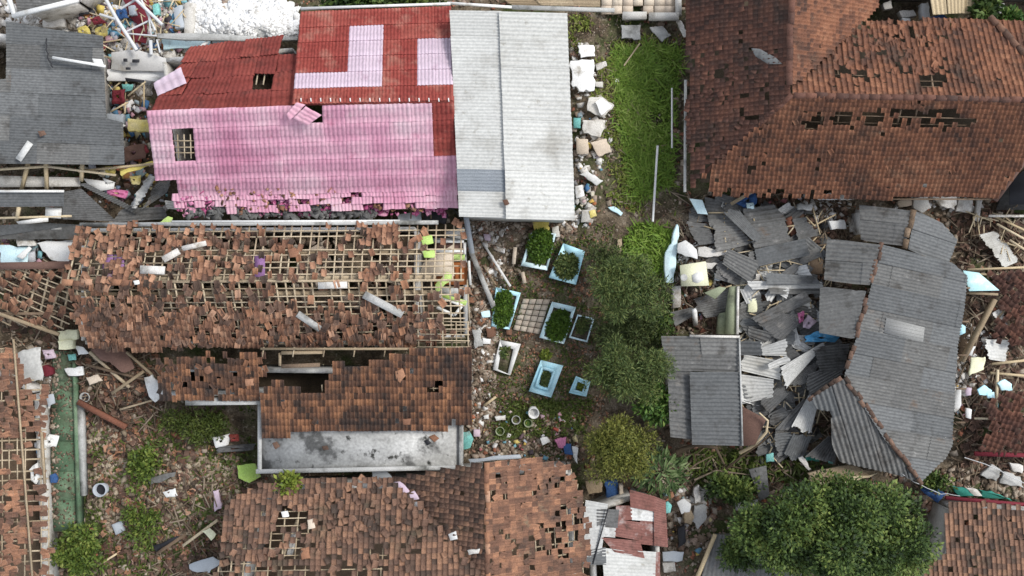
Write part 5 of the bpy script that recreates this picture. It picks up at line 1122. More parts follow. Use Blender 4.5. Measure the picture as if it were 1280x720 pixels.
def branch(lab, pts, r, m_='twig'):
    P3 = [PG(x, y, dz) for x, y, dz in pts]; c = P3[0]
    tag(MB().tube(P3, [r*(1-.6*i/(len(P3)-1)) for i in range(len(P3))], 7).build('branch', M[m_], None, origin=c, smooth=True), lab, 'branch')
branch('tan bent branch arching over the brown board', [(925,566,.5),(944,556,.8),(958,540,1.0),(960,526,1.1),(949,516,1.1)], .08, 'wood_pale')
branch('bare branch reaching from the shed to the dark bush', [(905,588,.6),(925,572,.9),(950,555,1.0),(966,540,1.0)], .06)
branch('thin bare branch lying right of the strap leaf plant, upper', [(858,590,.6),(870,580,.8),(890,570,.9)], .05)
branch('thin bare branch lying right of the strap leaf plant, lower', [(868,600,.5),(895,588,.7),(940,594,.7)], .05)
branch('dark dead branch curling beside the strap leaf plant', [(845,565,.8),(870,556,1.0),(895,560,1.0),(905,580,.8)], .12, 'bark')
branch('dead branch by the lower heap crossing to the shed', [(880,600,.6),(900,610,.7),(930,604,.7)], .06)
# ================================================================ SLABS BESIDE THE WHITE BUILDING
for lab, q, m_, dz in (('white plaster slab at the top of the row beside the white building',[(722,57),(742,56),(744,70),(726,72)],'rubble_white',.4),('largest white plaster slab beside the white building, second from the top',[(713,76),(742,74),(743,113),(724,114),(714,105)],'rubble_white',.45),
   ('white plaster slab tilted in the grass below the large one',[(736,122),(752,120),(768,132),(754,146),(734,138)],'plaster',.4),('white face of the tilted slab in the grass',[(744,128),(753,122),(765,132),(752,144)],'rubble_white',.55),('pinkish broken slab beside the teal scrap',[(728,150),(757,150),(756,160),(750,172),(730,166)],'plaster',.35),
   ('beige square slab below the pinkish slab',[(738,178),(758,173),(765,190),(749,196)],'paver',.4),('grey corrugated slab pointing into the grass',[(724,218),(734,213),(754,226),(746,232)],'sheet_light',.45),('long beige slab against the white building',[(720,172),(735,174),(736,192),(721,192)],'paver',.3),
   ('pale slab by the corner of the white building, upper',[(719,233),(728,231),(731,244),(720,248)],'rubble_white',.4),('pale slab by the corner of the white building, lower',[(728,262),(742,262),(738,278),(726,278)],'plaster',.3),('small white block in the grass left of the long pole',[(769,97),(774,97),(774,102),(769,102)],'rubble_white',.2),
   ('pale brick shaped block beside the large white slab',[(744,80),(757,76),(759,82),(746,88)],'plaster',.3),('second pale block beside the large white slab, lower',[(744,102),(754,102),(754,109),(744,108)],'plaster',.3),('teal scrap beside the white building',[(717,147),(726,147),(726,160),(717,160)],'turquoise',.4),
   ('yellow plaster slab at the end of the white building',[(666,276),(687,275),(686,288),(668,288)],'yellow',.4),('grey broken slab beside the yellow plaster',[(690,284),(698,282),(700,296),(692,296)],'plaster',.3),('yellow plaster lump at the corner of the white building',[(736,264),(744,262),(746,270),(738,273)],'yellow',.3),
   ('mossy square concrete slab at the head of the grass',[(776,31),(801,31),(801,49),(777,48)],'concrete',.3),('grey leaf shaped concrete slab right of the mossy square one',[(812,34),(828,32),(839,44),(828,52)],'concrete',.35),('pale kerb piece at the corner of the brown tiled house',[(845,26),(852,26),(860,44),(855,46)],'plaster',.35),
   ('pale glassy bottle shaped scrap in the dark soil',[(760,259),(768,258),(779,266),(776,270),(766,264)],'paleblue',.12),('weathered timber stump in the soil below the grass',[(771,298),(777,298),(776,330),(771,330)],'wood',.2),('pink brick end beside the bare pole by the graves',[(604,292),(613,293),(613,301),(606,300)],'lilac',.3)):
    E('broken_slab', lab, 'slab', q, .14, m_, dz, tilt=.06)
pole('pole','long white pole lying on the grass, lower half','pole',(822,182,.7),(816,277,.6),.1,'white',True)
pole('pole','long thin white pole at the edge of the brown tiled house','pole',(840,110,.8),(840,185,.7),.08,'white',True)
pole('pole','short pale stick in the grass under the mossy slab','stick',(800,54,.5),(780,82,.5),.06,'wood',True)
pole('gutter','dark gutter pipe along the brown tiled house','gutter',(857,100,2.6),(856,240,2.4),.12,'concrete',True)
o_ = E('tile_fragment','orange tile fragment lying near the lower corner of the white roof','tile',[(628,250),(634,249),(637,255),(631,257)],.05,'terracotta',zs=[4.86]*4)
# around the graves
for lab, a, b, w, m_ in (('long white pole lying from the white building to the graves',(604,304,.5),(638,358,.5),.1,'white'),('broad pale grey plank beside the stripped house',(588,312,.9),(617,384,.5),.2,'concrete'),('thin brown stick beside the broad pale grey plank',(604,332,.5),(620,356,.5),.06,'wood'),('white broken lath standing in rubble near the dark bed grave',(617,376,.6),(621,397,.5),.07,'white'),
   ('short beige post lying below the bushy grave',(653,340,.3),(656,354,.3),.16,'paver'),('fallen twig near the broken wall of the low wing',(605,507,.4),(620,496,.4),.1,'wood_pale'),('beige post fragment left of the bushy grave',(644,309,.3),(642,330,.3),.16,'paver')):
    pole('pole' if 'pole' in lab else 'plank' if 'plank' in lab else 'stick', lab, 'pole' if 'pole' in lab else 'plank' if 'plank' in lab else 'stick', a, b, w, m_)
for lab, q, m_ in (('pale grey panel on the rubble right of the stripped house',[(590,412),(600,412),(604,432),(594,436)],'concrete'),('white rubble block left of the narrow white grave',[(603,422),(614,424),(613,430),(604,430)],'white'),('pale blue bag near the corner of the stripped house',[(601,390),(612,388),(613,396),(603,397)],'paleblue'),('orange tile lump left of the dark bed grave',[(607,410),(618,412),(620,420),(609,422)],'terracotta'),('second orange tile lump by the paving',[(632,411),(640,412),(640,419),(633,418)],'terracotta'),
   ('white scrap in the soil left of the pots',[(618,521),(632,519),(632,525),(620,526)],'white'),('small white scrap in the soil by the low wing',[(604,520),(611,518),(611,524),(605,524)],'white'),('turquoise cloth bundle at the corner of the terrace',[(577,540),(587,539),(592,549),(588,560),(578,562)],'turquoise'),('pale pink box beside the turquoise bundle',[(592,537),(600,537),(600,546),(592,546)],'lilac'),
   ('white torn paper above the orange tiled roof',[(675,548),(684,546),(688,552),(678,557)],'white'),('blue cloth under the olive tree edge',[(704,555),(714,555),(716,569),(706,568)],'navy'),('white cloth beside the blue one under the olive tree',[(715,558),(723,560),(722,580),(718,574)],'white'),('dusty pink cloth above the orange tiled roof',[(693,550),(708,546),(706,560),(698,560)],'magenta')):
    E('scrap', lab, 'scrap', q, .12, m_, .3)
E('metal_strip','pale ribbed metal strip along the eave of the orange tiled roof','metal strip',[(585,574),(650,568),(652,573),(588,579)],.05,'greyplastic',1.9)
def pot(lab, x, y, r, h, m_, group='flower pots and tubs', fill='soil', z=None, tiltv=(0,0)):
    zb = float(g(x, y)) if z is None else z; b = P(x, y, zb-.03); t = thing('pot', lab, 'pot', b, group); n = 18
    tp = b + Vector((tiltv[0], tiltv[1], h))
    def ring(c, rr): return [[c.x+rr*math.cos(6.2832*k/n), c.y+rr*math.sin(6.2832*k/n), c.z] for k in range(n)]
    rs_ = [ring(b, r*.78), ring(tp, r), ring(tp, r*.86), ring(b + Vector((0,0,.06)), r*.66)]
    F = [[i*n+k, i*n+(k+1) % n, (i+1)*n+(k+1) % n, (i+1)*n+k] for i in range(3) for k in range(n)]
    MB().add(sum(rs_, []), np.array(F)).build('tub', M[m_], t, smooth=False)
    f = b + (tp-b)*.55; MB().add(ring(f, r*.84), [list(range(n))]).build('filling', M[fill], t)
    return t
pot('tall white bucket above the row of flower pots', 666, 512, .24, .55, 'white', tiltv=(.03,-.1), fill='concrete'); pot('white rimmed flower pot left of the white bucket', 645, 524, .2, .3, 'concrete'); pot('pale green flower pot below the white bucket', 660, 528, .19, .3, 'greenwall', fill='grave_green')
pot('dark green flower pot at the left end of the pot row', 625, 538, .2, .3, 'greenwall', fill='grave_green'); pot('grey barrel standing open in the garden rubble', 131, 610, .3, .75, 'greyplastic', tiltv=(.06,.05), fill='black'); pot('small dark bucket lying by the green path', 109, 496, .22, .3, 'concrete', fill='black')
# ================================================================ DEBRIS ON AND BESIDE THE STRIPPED HOUSE
def on_roof(x, y, d=.1): return float((HU if y < 352 else HL).at(x, y, d).z)
for lab, a, b, w in (('pale grey broken beam lying on the bare battens, lower right',(455,368),(503,393),.3),('pale grey broken beam lying on the bare battens, lower middle',(372,392),(400,411),.26),('white broken lintel on the upper battens',(204,325),(224,314),.26),('pale stone lintel right of the white one',(228,311),(258,304),.2),('short cream lintel by the purple lining',(176,337),(206,338),.32),('cream beam on the battens at the ridge',(398,357),(434,356),.26)):
    pole('broken_beam', lab, 'beam', (*a, on_roof(*a, .18)), (*b, on_roof(*b, .18)), w, 'concrete' if 'grey' in lab else 'plaster', h=.16)
for lab, q in (('orange tile slab lying on the upper battens, largest',[(359,312),(368,309),(374,314),(371,321),(362,322)]),('orange tile slab near the lime partition',[(503,341),(512,341),(512,349),(504,349)]),('orange tile slab at the left top of the roof edge',[(146,281),(157,280),(158,286),(147,287)]),('orange tile slab at the bottom right of the battens',[(518,418),(532,420),(531,427),(519,426)])):
    E('tile_slab', lab, 'tile slab', q, .06, 'terracotta', zs=[on_roof(x, y, .16) for x, y in q])
q = [(166,351),(173,350),(174,355),(168,356)]; E('white_scrap','small white scrap on the ridge of the stripped house','scrap',q,.08,'white',zs=[on_roof(*p, .3) for p in q])
t = thing('lime_room', 'broken room end with lime green walls and a varnished door at the end of the battens', 'room', P(560, 345, 0))
MB().prism([P(545,318,2.3),P(581,318,2.3),P(581,325,1.9),P(545,325,1.9)], .12).build('lime_wall', M['lime'], t)
wf = MB().bar(P(544,302,2.45), P(580,302,2.45), .1, .1).bar(P(580.5,303.5,2.45), P(581,318,2.45), .1, .1).bar(P(544,314,2.45), P(579,314,2.45), .1, .1).build('window', M['white'], t)
MB().prism([P(546,303,2.2),P(578,303,2.2),P(578,313,2.2),P(546,313,2.2)], .04).build('pane', M['brown'], wf)
vd = MB().prism([P(543,328,1.7),P(584,328,1.7),P(584,356,1.5),P(543,356,1.5)], .08).build('varnished_door', M['orangewood'], t)
for k in range(3): MB().prism([P(562+k*6,335,1.68),P(566+k*6,335,1.68),P(566+k*6,352,1.56),P(562+k*6,352,1.56)], .03).build('door_panel', M['orangewood'], vd)
MB().bar(P(586,326,1.9), P(588,356,1.7), .1, .12).build('door_frame', M['white'], t)
MB().prism([P(548,358,1.6),P(578,360,1.6),P(576,372,1.55),P(550,368,1.55)], .06).build('grey_shutter', M['concrete'], t)
for a, b in (((544,368),(578,382)),((546,384),(568,394)),((568,394),(577,383))): MB().bar(P(*a,1.8), P(*b,1.7), .12, .1).build('fallen_frame', M['white'], t)
MB().prism([P(550,366,1.9),P(584,376,1.7),P(582,382,1.7),P(552,371,1.9)], .08).build('lime_strip', M['lime'], t)
q = [(544,356),(558,340),(564,341),(565,348),(548,365),(544,364)]; E('lime_panel','bright lime panel lying slanted over the varnished door','panel',q,.1,'lime',zs=[2.6]*6)
for lab, q in (('pale lime plaster piece on the battens, upper',[(526,296),(540,294),(542,304),(528,306)]),('pale lime plaster piece on the battens, lower',[(527,314),(543,313),(543,322),(530,322)])):
    E('plaster_piece', lab, 'plaster piece', q, .06, 'lime', zs=[on_roof(x, y, .14) for x, y in q])
E('fallen_board','long grey board at the corner between the stripped house and the white building','board',[(556,290),(580,284),(584,300),(560,296)],.08,'concrete',2.6)
pole('leaning_pole','grey pole leaning from the white building corner','pole',(580,255,2.2),(590,316,1.6),.22,'greyplastic')
E('black_tank','dark slate water tank lid under the corner of the pink roof','tank lid',[(529,262),(552,260),(560,268),(556,280),(530,278)],.4,'black',2.0)
E('grey_box','pale grey metal box left of the dark tank lid','box',[(497,268),(526,264),(527,277),(498,278)],.3,'greyplastic',2.0)
E('green_plank','bright green leaf shaped plank below the pink roof','plank',[(199,278),(210,270),(216,272),(212,280),(200,281)],.06,'lime',2.4)
# sheet scraps on the pink roof
for lab, q, zs in (('pink roof sheet torn loose on the ridge, left of two',[(358,143),(371,128),(382,131),(362,151)],[4.95,5.0,5.0,4.95]),('pink roof sheet torn loose on the ridge, right of two',[(367,148),(382,133),(402,144),(384,157)],[4.95,5.1,5.1,4.9]),('pale pink roof sheet lying loose at the left end of the red roof',[(192,104),(226,84),(233,104),(197,120)],[3.9,4.0,4.0,3.9])):
    o = tile_panel(*[P(x, y, z) for (x, y), z in zip(q, zs)], ribs=4, rows=2).build('loose_roof_sheet', M['lilac' if 'pale' in lab else 'pink'], None, origin=P(*q[0], zs[0])); tag(o, lab, 'roof sheet')
# on the grey roof top left
pole('white_batten','white batten lying on the wide grey roof','batten',(66,72,3.5),(132,83,3.5),.1,'white'); pole('white_batten','broad pale batten at the lower left of the wide grey roof','batten',(23,200,3.5),(38,178,3.5),.26,'sheet_light',h=.05)
E('roof_patch','white torn patch beside the white batten on the wide grey roof','patch',[(115,73),(127,74),(130,82),(118,80)],.03,'white',zs=[3.45]*4); E('roof_patch','rusty brown stain patch on the wide grey roof','patch',[(47,164),(55,163),(58,168),(50,171)],.02,'rust_tile',zs=[3.42]*4)
# top left clutter
for lab, q, m_, dz, th_ in (('beige mattress at the top left beside the roof corner',[(52,18),(78,10),(80,33),(55,34)],'plaster',.6,.3),('crumpled yellow cloth below the beige mattress',[(96,36),(108,32),(114,44),(100,46)],'yellow',.6,.12),('pale yellow cloth right of the crumpled yellow one',[(118,36),(132,30),(134,44),(122,48)],'yellow',.5,.1),('small dark red cloth above the yellow cloths',[(112,24),(124,20),(132,28),(118,31)],'maroon',.6,.1),
   ('black cloth at the top left below the top edge',[(96,4),(118,0),(120,16),(98,20)],'black',.5,.15),('white crumpled sack beside the black cloth',[(84,6),(96,2),(104,10),(90,16)],'white',.7,.25),('maroon carpet hanging under the pipe frame, upper',[(150,-10),(184,-10),(190,24),(176,34),(160,20)],'maroon',.5,.06),('maroon carpet below the pipe frame, lower',[(162,34),(184,30),(182,54),(166,52)],'maroon',.45,.06),
   ('white box under the pipe frame',[(160,8),(168,6),(170,18),(162,19)],'greyplastic',.7,.3),('dark navy cloth under the pipe frame',[(144,12),(156,10),(160,22),(146,24)],'navy',.6,.1),('green crate at the top edge right of the pipe frame',[(190,6),(198,4),(199,18),(192,20)],'turquoise',.7,.3),('upper white broken ceiling panel with small dark slots',[(140,66),(172,62),(211,74),(208,90),(138,86)],'rubble_white',1.0,.12),('lower white broken ceiling panel with dark slots',[(134,87),(176,88),(210,92),(206,103),(134,101)],'rubble_white',.8,.12),
   ('dark red cloth beside the wide grey roof',[(139,112),(156,112),(156,129),(140,130)],'maroon',.6,.15),('green scrap below the white ceiling panels',[(152,105),(166,105),(164,113),(154,115)],'turquoise',.6,.1),('pale grey box at the edge of the wide grey roof',[(133,142),(153,142),(153,154),(133,154)],'greyplastic',1.2,.4),('yellow foam block left of the pink roof',[(160,148),(187,150),(188,165),(160,164)],'yellow',1.2,.3),('white plank below the pale grey box',[(134,162),(153,154),(157,157),(136,167)],'sheet_light',1.2,.08),
   ('yellow cloth among the timber below the wide grey roof, left',[(131,208),(146,208),(142,217),(132,216)],'yellow',1.6,.08),('yellow cloth among the timber below the wide grey roof, right',[(160,220),(176,219),(174,231),(164,230)],'yellow',1.2,.1),('dark cloth bundle left of the pink roof',[(154,184),(180,180),(182,198),(156,203)],'brown',.9,.2),('yellowed ribbed plank across the timber, below the dark bundle',[(150,214),(190,201),(194,205),(152,220)],'yellow',1.9,.06),
   ('pink brown cloth under the folded sheet',[(132,236),(160,238),(158,249),(136,244)],'magenta',.9,.1),('light blue slab below the white rubble field',[(200,48),(262,49),(262,60),(204,62)],'paleblue',.4,.2),('grey blue floor slab behind the red roof',[(262,47),(352,48),(330,66),(266,62)],'greyplastic',.5,.2),('grey beam along the white rubble field',[(196,42),(372,46),(372,50),(196,47)],'concrete',.9,.2),('white short board on the grey blue floor slab',[(244,60),(258,51),(261,53),(248,62)],'white',.8,.06),
   ('light grey machine block left of the white rubble field',[(218,10),(228,6),(230,34),(219,36)],'greyplastic',.6,.4),('beige wall stub beside the white rubble field',[(231,4),(244,4),(240,42),(230,42)],'plaster',.5,.5),('pale blue bundle left of the batten roof, below the grey sheets',[(0,306),(36,308),(34,330),(0,328)],'paleblue',.5,.1),('white tarpaulin with a dark tear below the grey sheets',[(46,304),(90,300),(86,328),(60,322)],'white',.7,.06),('white bent board on the pale blue bundle',[(20,321),(36,308),(39,311),(28,324)],'white',.9,.06),
   ('ribbed pale radiator shape below the grey sheets',[(20,298),(42,296),(44,307),(22,308)],'plaster',.8,.15)):
    E('household_scrap' if 'cloth' not in lab else 'cloth', lab, 'cloth' if 'cloth' in lab else 'slab' if 'slab' in lab or 'panel' in lab else 'scrap', q, th_, m_, dz, tilt=.04)
for lab, q in (('left dark slot cover on the upper white ceiling panel',[(154,73),(159,73),(159,77),(154,77)]),('right dark slot cover on the upper white ceiling panel',[(165,74),(174,74),(174,78),(165,78)]),('dark slot cover near the edge of the upper white ceiling panel',[(157,84),(163,84),(163,87),(157,87)]),('long dark slot cover on the lower white ceiling panel',[(156,97),(180,100),(180,103),(157,101)])):
    E('slot_cover', lab, 'cover', q, .05, 'black', zs=[float(g(170, 80))+1.12]*4)
t = thing('pipe_frame', 'white steel pipe frame lying across the maroon carpet', 'frame', PG(170, 30))
for a, b, w in (((126,-12),(146,24),.16),((146,24),(171,63),.16),((158,-12),(203,31),.14),((172,-10),(194,38),.1),((151,11),(182,-8),.1),((159,39),(188,25),.08),((160,42),(196,45),.07),((186,22),(189,44),.07),((125,18),(144,24),.12),((188,50),(189,68),.16),((196,50),(200,66),.08)):
    MB().tube([P(*a, 2.0+rnd.uniform(-.2,.2)), P(*b, 1.9+rnd.uniform(-.2,.2))], w/2, 8).build('pipe', M['steel'], t)
for k, (a, b) in enumerate((((138,140),(160,128)), ((157,128),(156,142)), ((180,105),(180,134)), ((160,120),(182,102)))): pole('metal_rod', ['thin rail beside the dark red cloth, lowest','thin upright rail beside the dark red cloth','long thin rod right of the green scrap','slanted pale rod over the green scrap'][k], 'rod', (*a, 1.2), (*b, 1.3), .06, 'wood_pale')
# ================================================================ GARDEN SIDE, LOWER LEFT
t = thing('green_path', 'narrow green painted concrete path at the lower left', 'path', PG(82, 560)); t['kind'] = 'structure'; del t['category']; del t['label']
for k in range(6):
    y0, y1 = 439+k*37.6, 439+(k+1)*37.6-.5; e0, e1 = (66-(k)*.7, 66-(k+1)*.7), (90+k*1.2, 90+(k+1)*1.2); zz = .42+rnd.uniform(-.012, .012)
    MB().prism([P(e0[0],y0,zz), P(e1[0],y0+rnd.uniform(-.4,.4),zz), P(e1[1],y1,zz+.01), P(e0[1],y1,zz+.005)], .35).build('path_slab', M['greenfloor'], t)
scatter('path_litter', [(66,440),(90,438),(96,660),(63,660)], 420, (.03,.14), 'twig', zf=lambda x, y: .435, flat=.15, tilt=.2)
scatter('path_litter', [(66,440),(76,440),(72,660),(63,660)], 160, (.04,.2), 'rubble', zf=lambda x, y: .435, flat=.3, tilt=.2)
MB().prism([P(90,452,.62),P(93,452,.62),P(100,664,.62),P(96,664,.62)], .5).build('kerb', M['greenfloor'], t)
MB().prism([P(93.5,500,.5),P(103,500,.5),P(106,620,.5),P(100.5,620,.5)], .4).build('kerb', M['concrete'], t)
for lab, q, m_, dz, th_ in (('white square tin at the head of the green path, upper',[(72,414),(95,412),(96,424),(73,427)],'cream',.8,.3),('pale cream tin at the head of the green path, lower',[(72,426),(91,425),(91,436),(73,437)],'cream',.9,.35),('white plastic bag on the edge of the green path',[(80,461),(103,458),(104,469),(86,470)],'white',.55,.15),('white folded paper right of the cream tins',[(93,432),(104,434),(112,442),(98,444)],'white',.6,.06),('teal rag on the green path',[(84,443),(94,442),(95,450),(86,451)],'turquoise',.5,.06),
   ('large pale grey metal sheet left of the green path',[(22,441),(51,434),(53,474),(28,476)],'sheet_light',.9,.05),('round dark red tub beside the pale grey metal sheet',[(50,459),(57,456),(65,460),(65,468),(58,471),(51,468)],'maroon',.6,.3),('grey crumpled sheet left of the green path',[(57,493),(66,492),(69,504),(60,509)],'greyplastic',.6,.06),('white and blue clothes by the green path, upper',[(53,552),(62,543),(72,546),(70,558),(56,560)],'white',.5,.15),('blue clothes by the green path',[(45,560),(58,558),(58,568),(46,570)],'brightblue',.5,.1),
   ('white clothes between the bare battens and the path',[(38,585),(46,580),(50,592),(46,605),(39,602)],'white',1.9,.1),('navy bucket lid beside the green path',[(62,594),(68,592),(72,598),(70,604),(63,604)],'navy',.6,.15),('patterned cloth at the head of the path',[(53,438),(66,437),(70,447),(56,449)],'lilac',.7,.08),
   ('brown satin curtain by the corner of the stripped house',[(113,437),(156,436),(168,460),(156,466),(140,456),(122,446)],'brown',1.0,.06),('white torn sack below the brown curtain',[(180,472),(190,468),(201,482),(204,492),(194,503),(186,496)],'white',.6,.15),('tiled beige slab by the barrel',[(107,472),(122,468),(128,476),(112,482)],'paver',.5,.1),
   ('pinkish wall stub lying in the garden',[(266,614),(273,612),(276,636),(268,640)],'lilac',.3,.25),('white paper in the garden rubble',[(203,615),(219,610),(222,620),(208,622)],'white',.25,.06),('grey roof panel in the garden above the white paper',[(184,598),(220,590),(218,596),(188,606)],'sheet_grey',.3,.06),('light grey bag by the thin green bush',[(139,656),(152,651),(156,663),(144,669)],'greyplastic',.3,.2),('grey panel at the lower edge of the garden',[(236,706),(266,696),(276,702),(262,716),(240,714)],'greyplastic',.3,.08),
   ('pale green sheet at the corner of the terrace',[(296,582),(320,580),(326,596),(312,604),(298,598)],'lime',.6,.06),('red and white clothes by the terrace corner',[(264,546),(286,543),(286,556),(270,560)],'white',.5,.12),('red cloth beside the white clothes',[(286,543),(298,543),(299,551),(288,553)],'red',.5,.1),('dark tarpaulin under the clothes by the terrace',[(270,558),(318,555),(318,563),(272,566)],'sheet_dark',.4,.06),('yellow green scrap by the crossed sticks',[(252,664),(262,660),(270,668),(264,676)],'cream',.4,.06),('dark board lying in the garden, lower left',[(190,682),(222,670),(226,676),(196,692)],'black',.3,.08)):
    E('garden_scrap' if 'cloth' not in lab else 'clothes', lab, 'clothes' if 'cloth' in lab else 'scrap', q, th_, m_, dz, tilt=.04)
for lab, a, b, w, m_ in (('reddish roof beam lying in the garden rubble',(98,502,.8),(158,534,.7),.22,'rubble_red'),('long brown timber crossing beside the brown curtain, first',(112,440,1.0),(162,484,.8),.12,'wood'),('long brown timber crossing beside the brown curtain, second',(140,492,.9),(180,464,1.0),.12,'wood'),('thin timber lying over the crossing timbers',(108,456,1.1),(180,474,.9),.1,'wood_dark'),('pale stick right of the brown curtain',(158,440,1.3),(190,468,1.0),.1,'wood'),
   ('pale stick in the garden pointing to the pink wall stub',(229,682,.4),(272,650,.5),.12,'wood_pale'),('dark timber in the garden below the pale stick',(196,692,.4),(232,668,.4),.14,'wood_dark'),('short pink beam on the left edge of the mossy roof',(318,676,3.0),(340,712,3.4),.24,'rubble_red'),('long pale pole lying on the mossy roof, left',(352,700,3.6),(372,650,3.2),.12,'wood'),('stout white pole lying on the mossy roof',(362,694,3.6),(370,660,3.3),.22,'plaster'),('upright brown stick in the garden near the mossy roof',(292,620,.5),(300,660,.6),.1,'wood_dark'),
   ('white batten lying over the garden thicket',(150,512,.7),(192,500,.6),.08,'wood'),('pale batten at the bottom of the garden',(124,706,.5),(146,692,.5),.08,'wood_pale'),('thin vertical white batten over the slipped tiles',(52,540,2.3),(56,604,2.3),.1,'wood'),('horizontal brown plank below the batten roof',(-10,392,1.4),(70,392,1.5),.12,'wood_dark')):
    pole('timber' if 'beam' in lab or 'timber' in lab else 'batten' if 'batten' in lab else 'pole', lab, 'timber', a, b, w, m_)
# on the bottom roof
for lab, q, m_ in (('pink fallen beam block on the mossy roof, upper',[(490,604),(500,602),(512,614),(506,622)],'lilac'),('pink fallen beam block on the mossy roof, middle',[(504,618),(518,614),(524,624),(510,626)],'lilac'),('pale pink block on the mossy roof, lower',[(517,628),(526,628),(527,638),(519,638)],'plaster'),('white lump on the mossy roof beside an orange tile',[(560,668),(570,664),(572,674),(563,676)],'white'),('pale plaster smear on the right of the mossy roof',[(584,688),(600,686),(598,692),(586,694)],'plaster'),('white lump at the left of the mossy roof',[(351,640),(359,639),(361,646),(353,647)],'white'),('pale orange tile block on the left of the mossy roof',[(384,650),(392,648),(394,660),(385,662)],'paver'),('pale orange tile slab at the lower left of the mossy roof',[(376,686),(386,684),(388,698),(377,700)],'terracotta')):
    F_ = BC if q[0][0] < 480 else BM; E('roof_block', lab, 'block', q, .12, m_, zs=[float(F_.at(x, y, .2).z) for x, y in q])
E('grey_tarpaulin','grey plastic cover in the gap below the terrace','cover',[(465,590),(482,588),(492,598),(484,602),(466,600)],.1,'greyplastic',1.8)
# on the terrace and low wing
for lab, q, m_ in (('brown tile lying flat at the left of the terrace',[(340,554),(346,552),(350,558),(344,562)],'rust_tile'),('orange tile lying on the terrace near its right end',[(536,546),(543,543),(549,548),(543,553)],'terracotta'),('dark tile beside the orange one on the terrace',[(530,551),(535,549),(539,554),(534,557)],'black'),('rusty tile in the middle of the terrace',[(402,558),(409,557),(411,562),(404,563)],'rust_tile')):
    E('loose_tile', lab, 'tile', q, .05, m_, zs=[TZ+.055]*4)
for lab, q in (('yellow orange tile heap on the low wing, by the small hole',[(494,464),(503,460),(507,470),(500,479),(495,474)]),('orange slab at the lower edge of the low wing',[(503,524),(514,523),(513,531),(504,531)]),('orange tile stack on the left part of the low wing',[(306,474),(317,473),(318,482),(307,483)]),('round orange tile heap on the left part of the low wing',[(255,460),(262,457),(266,464),(260,468),(255,466)])):
    E('tile_heap', lab, 'tile heap', q, .12, 'terracotta', zs=[float((LF if q[0][0] > 328 else LL).at(x, y, .14).z) for x, y in q])
E('metal_flashing','grey blue sheet lying on the brown tiled roof','metal sheet',[(939,60),(950,61),(970,72),(978,80),(960,80),(944,70)],.04,'sheet_blue',zs=[float(Fs[0].at(x, y, .16).z) for x, y in [(939,60),(950,61),(970,72),(978,80),(960,80),(944,70)]])
t = thing('dark_opening', 'dark tiled pit with a wooden frame in the roof of the low wing', 'pit', P(375, 447, 2.9))
MB().bar(P(352,441,3.5), P(404,440,3.5), .14, .14).build('frame', M['wood'], t); MB().bar(P(350,441,3.4), P(350,457,3.3), .1, .1).build('frame', M['wood'], t); MB().bar(P(352,458,3.3), P(400,456,3.4), .16, .1).build('frame', M['wood_dark'], t)
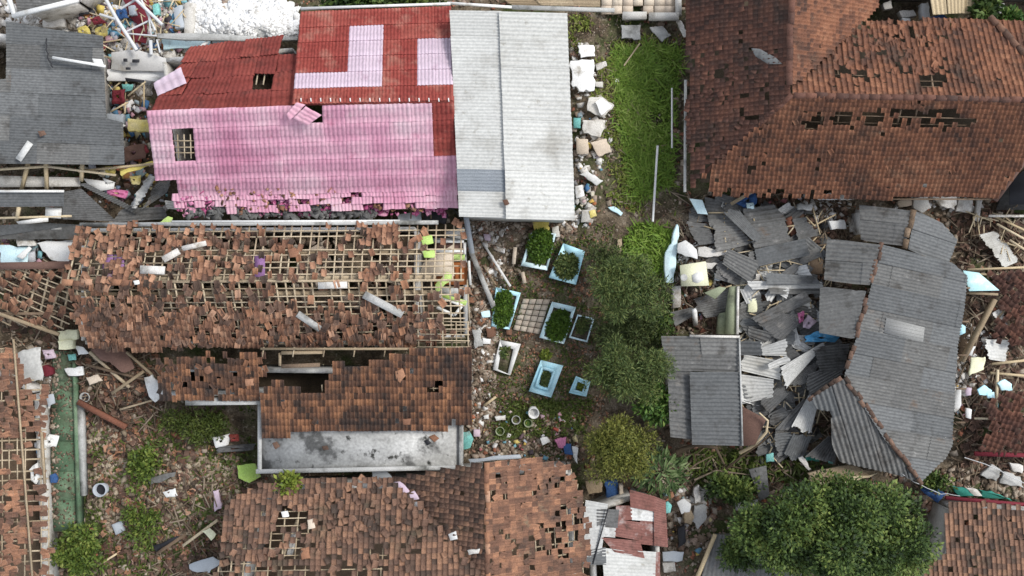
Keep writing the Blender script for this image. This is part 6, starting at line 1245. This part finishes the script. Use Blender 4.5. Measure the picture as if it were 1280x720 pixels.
# beside the rusty shed
for lab, q, m_, dz, th_ in (('bright cyan plastic bag beside the rusty shed',[(829,630),(835,627),(840,632),(838,641),(831,642)],'turquoise',1.8,.15),('white cloth below the strap leaf plant',[(846,628),(855,623),(864,630),(862,640),(852,643)],'white',.6,.12),('grey stone path slab right of the rusty shed',[(868,632),(882,630),(884,646),(872,662),(866,650)],'concrete',.35,.15),('tan round basket beside the rusty shed',[(855,640),(864,638),(868,646),(864,656),(856,654)],'wood',.6,.3),('slate blue board below the rusty shed',[(828,690),(855,690),(853,701),(829,702)],'greyplastic',.8,.06),
   ('white rubble block below the slate blue board',[(828,704),(844,703),(845,714),(830,716)],'plaster',.5,.3),('orange clay pot rim by the strap leaf plant',[(834,617),(841,615),(843,621),(837,624)],'terracotta',.7,.25),('tan round tin at the end of the orange tiled roof',[(732,602),(752,600),(753,615),(736,618)],'wood',1.0,.3),('navy drum beside the tan round tin',[(756,602),(772,600),(773,622),(758,622)],'navy',.8,.5),('beige wall stub between the navy drum and the rusty shed',[(774,606),(779,606),(781,628),(774,628)],'paver',1.0,.5),
   ('white stone block above the round tree',[(868,610),(874,606),(876,628),(869,630)],'plaster',.5,.3),('dark bag right of the rusty shed',[(848,660),(856,656),(858,676),(848,686)],'black',.5,.3)):
    E('yard_scrap', lab, 'scrap', q, th_, m_, dz)
for lab, q, m_, dz in (('white block in the gap behind the brown tiles, left of the straw canopy',[(1152,4),(1160,2),(1164,24),(1153,22)],'white',1.5),('cream rubble block behind the brown tiles, upper',[(1124,14),(1142,12),(1146,20),(1128,22)],'plaster',1.2),('white rubble block behind the brown tiles, lower',[(1128,22),(1138,23),(1137,29),(1129,28)],'white',1.2),('plaster block behind the brown tiles by the bushes',[(1104,4),(1114,0),(1116,10),(1106,12)],'plaster',1.2),('navy and red cloth at the foot of the straw canopy',[(1166,20),(1180,18),(1186,24),(1168,26)],'navy',1.8),('concrete pillar at the top right by the bushes',[(1248,4),(1256,4),(1256,26),(1249,26)],'concrete',2.0)):
    E('yard_block', lab, 'block', q, .4, m_, dz)

# ================================================================ HANGING AND FALLEN WIRES
def wire(label, pts, r=.02, m='black'):
    P3 = [P(*p) for p in pts]; P4 = []
    for k in range(len(P3)-1):
        for f in (0, .33, .66): P4.append(P3[k].lerp(P3[k+1], f) + Vector((rnd.uniform(-.04, .04), rnd.uniform(-.04, .04), -.1*f*(1-f))))
    P4.append(P3[-1]); tag(MB().tube(P4, r, 5).build('cable', M[m], None, origin=P4[0], smooth=True), label, 'cable')
wire('thin pale cable from the grey hip roof tip to the low tile roof', [(1128,594,2.4),(1150,606,2.0),(1176,617,2.1),(1200,620,2.3)], .014, 'steel')
wire('pale cable lying across the slabs at the right edge', [(1205,572,1.0),(1232,580,1.0),(1256,592,.9),(1284,606,.9)], .018, 'steel')
wire('dark cable over the rubble at the corner of the white building', [(576,274,2.6),(566,262,3.0),(548,258,2.6)], .02)
wire('dark cable trailing over the wide grey roof', [(58,48,3.5),(57,62,3.5),(62,76,3.5),(66,84,3.5)], .025)
wire('thin cable between the pipe frame and the white ceiling panels', [(196,44,1.9),(192,56,1.6),(186,70,1.5)], .02)
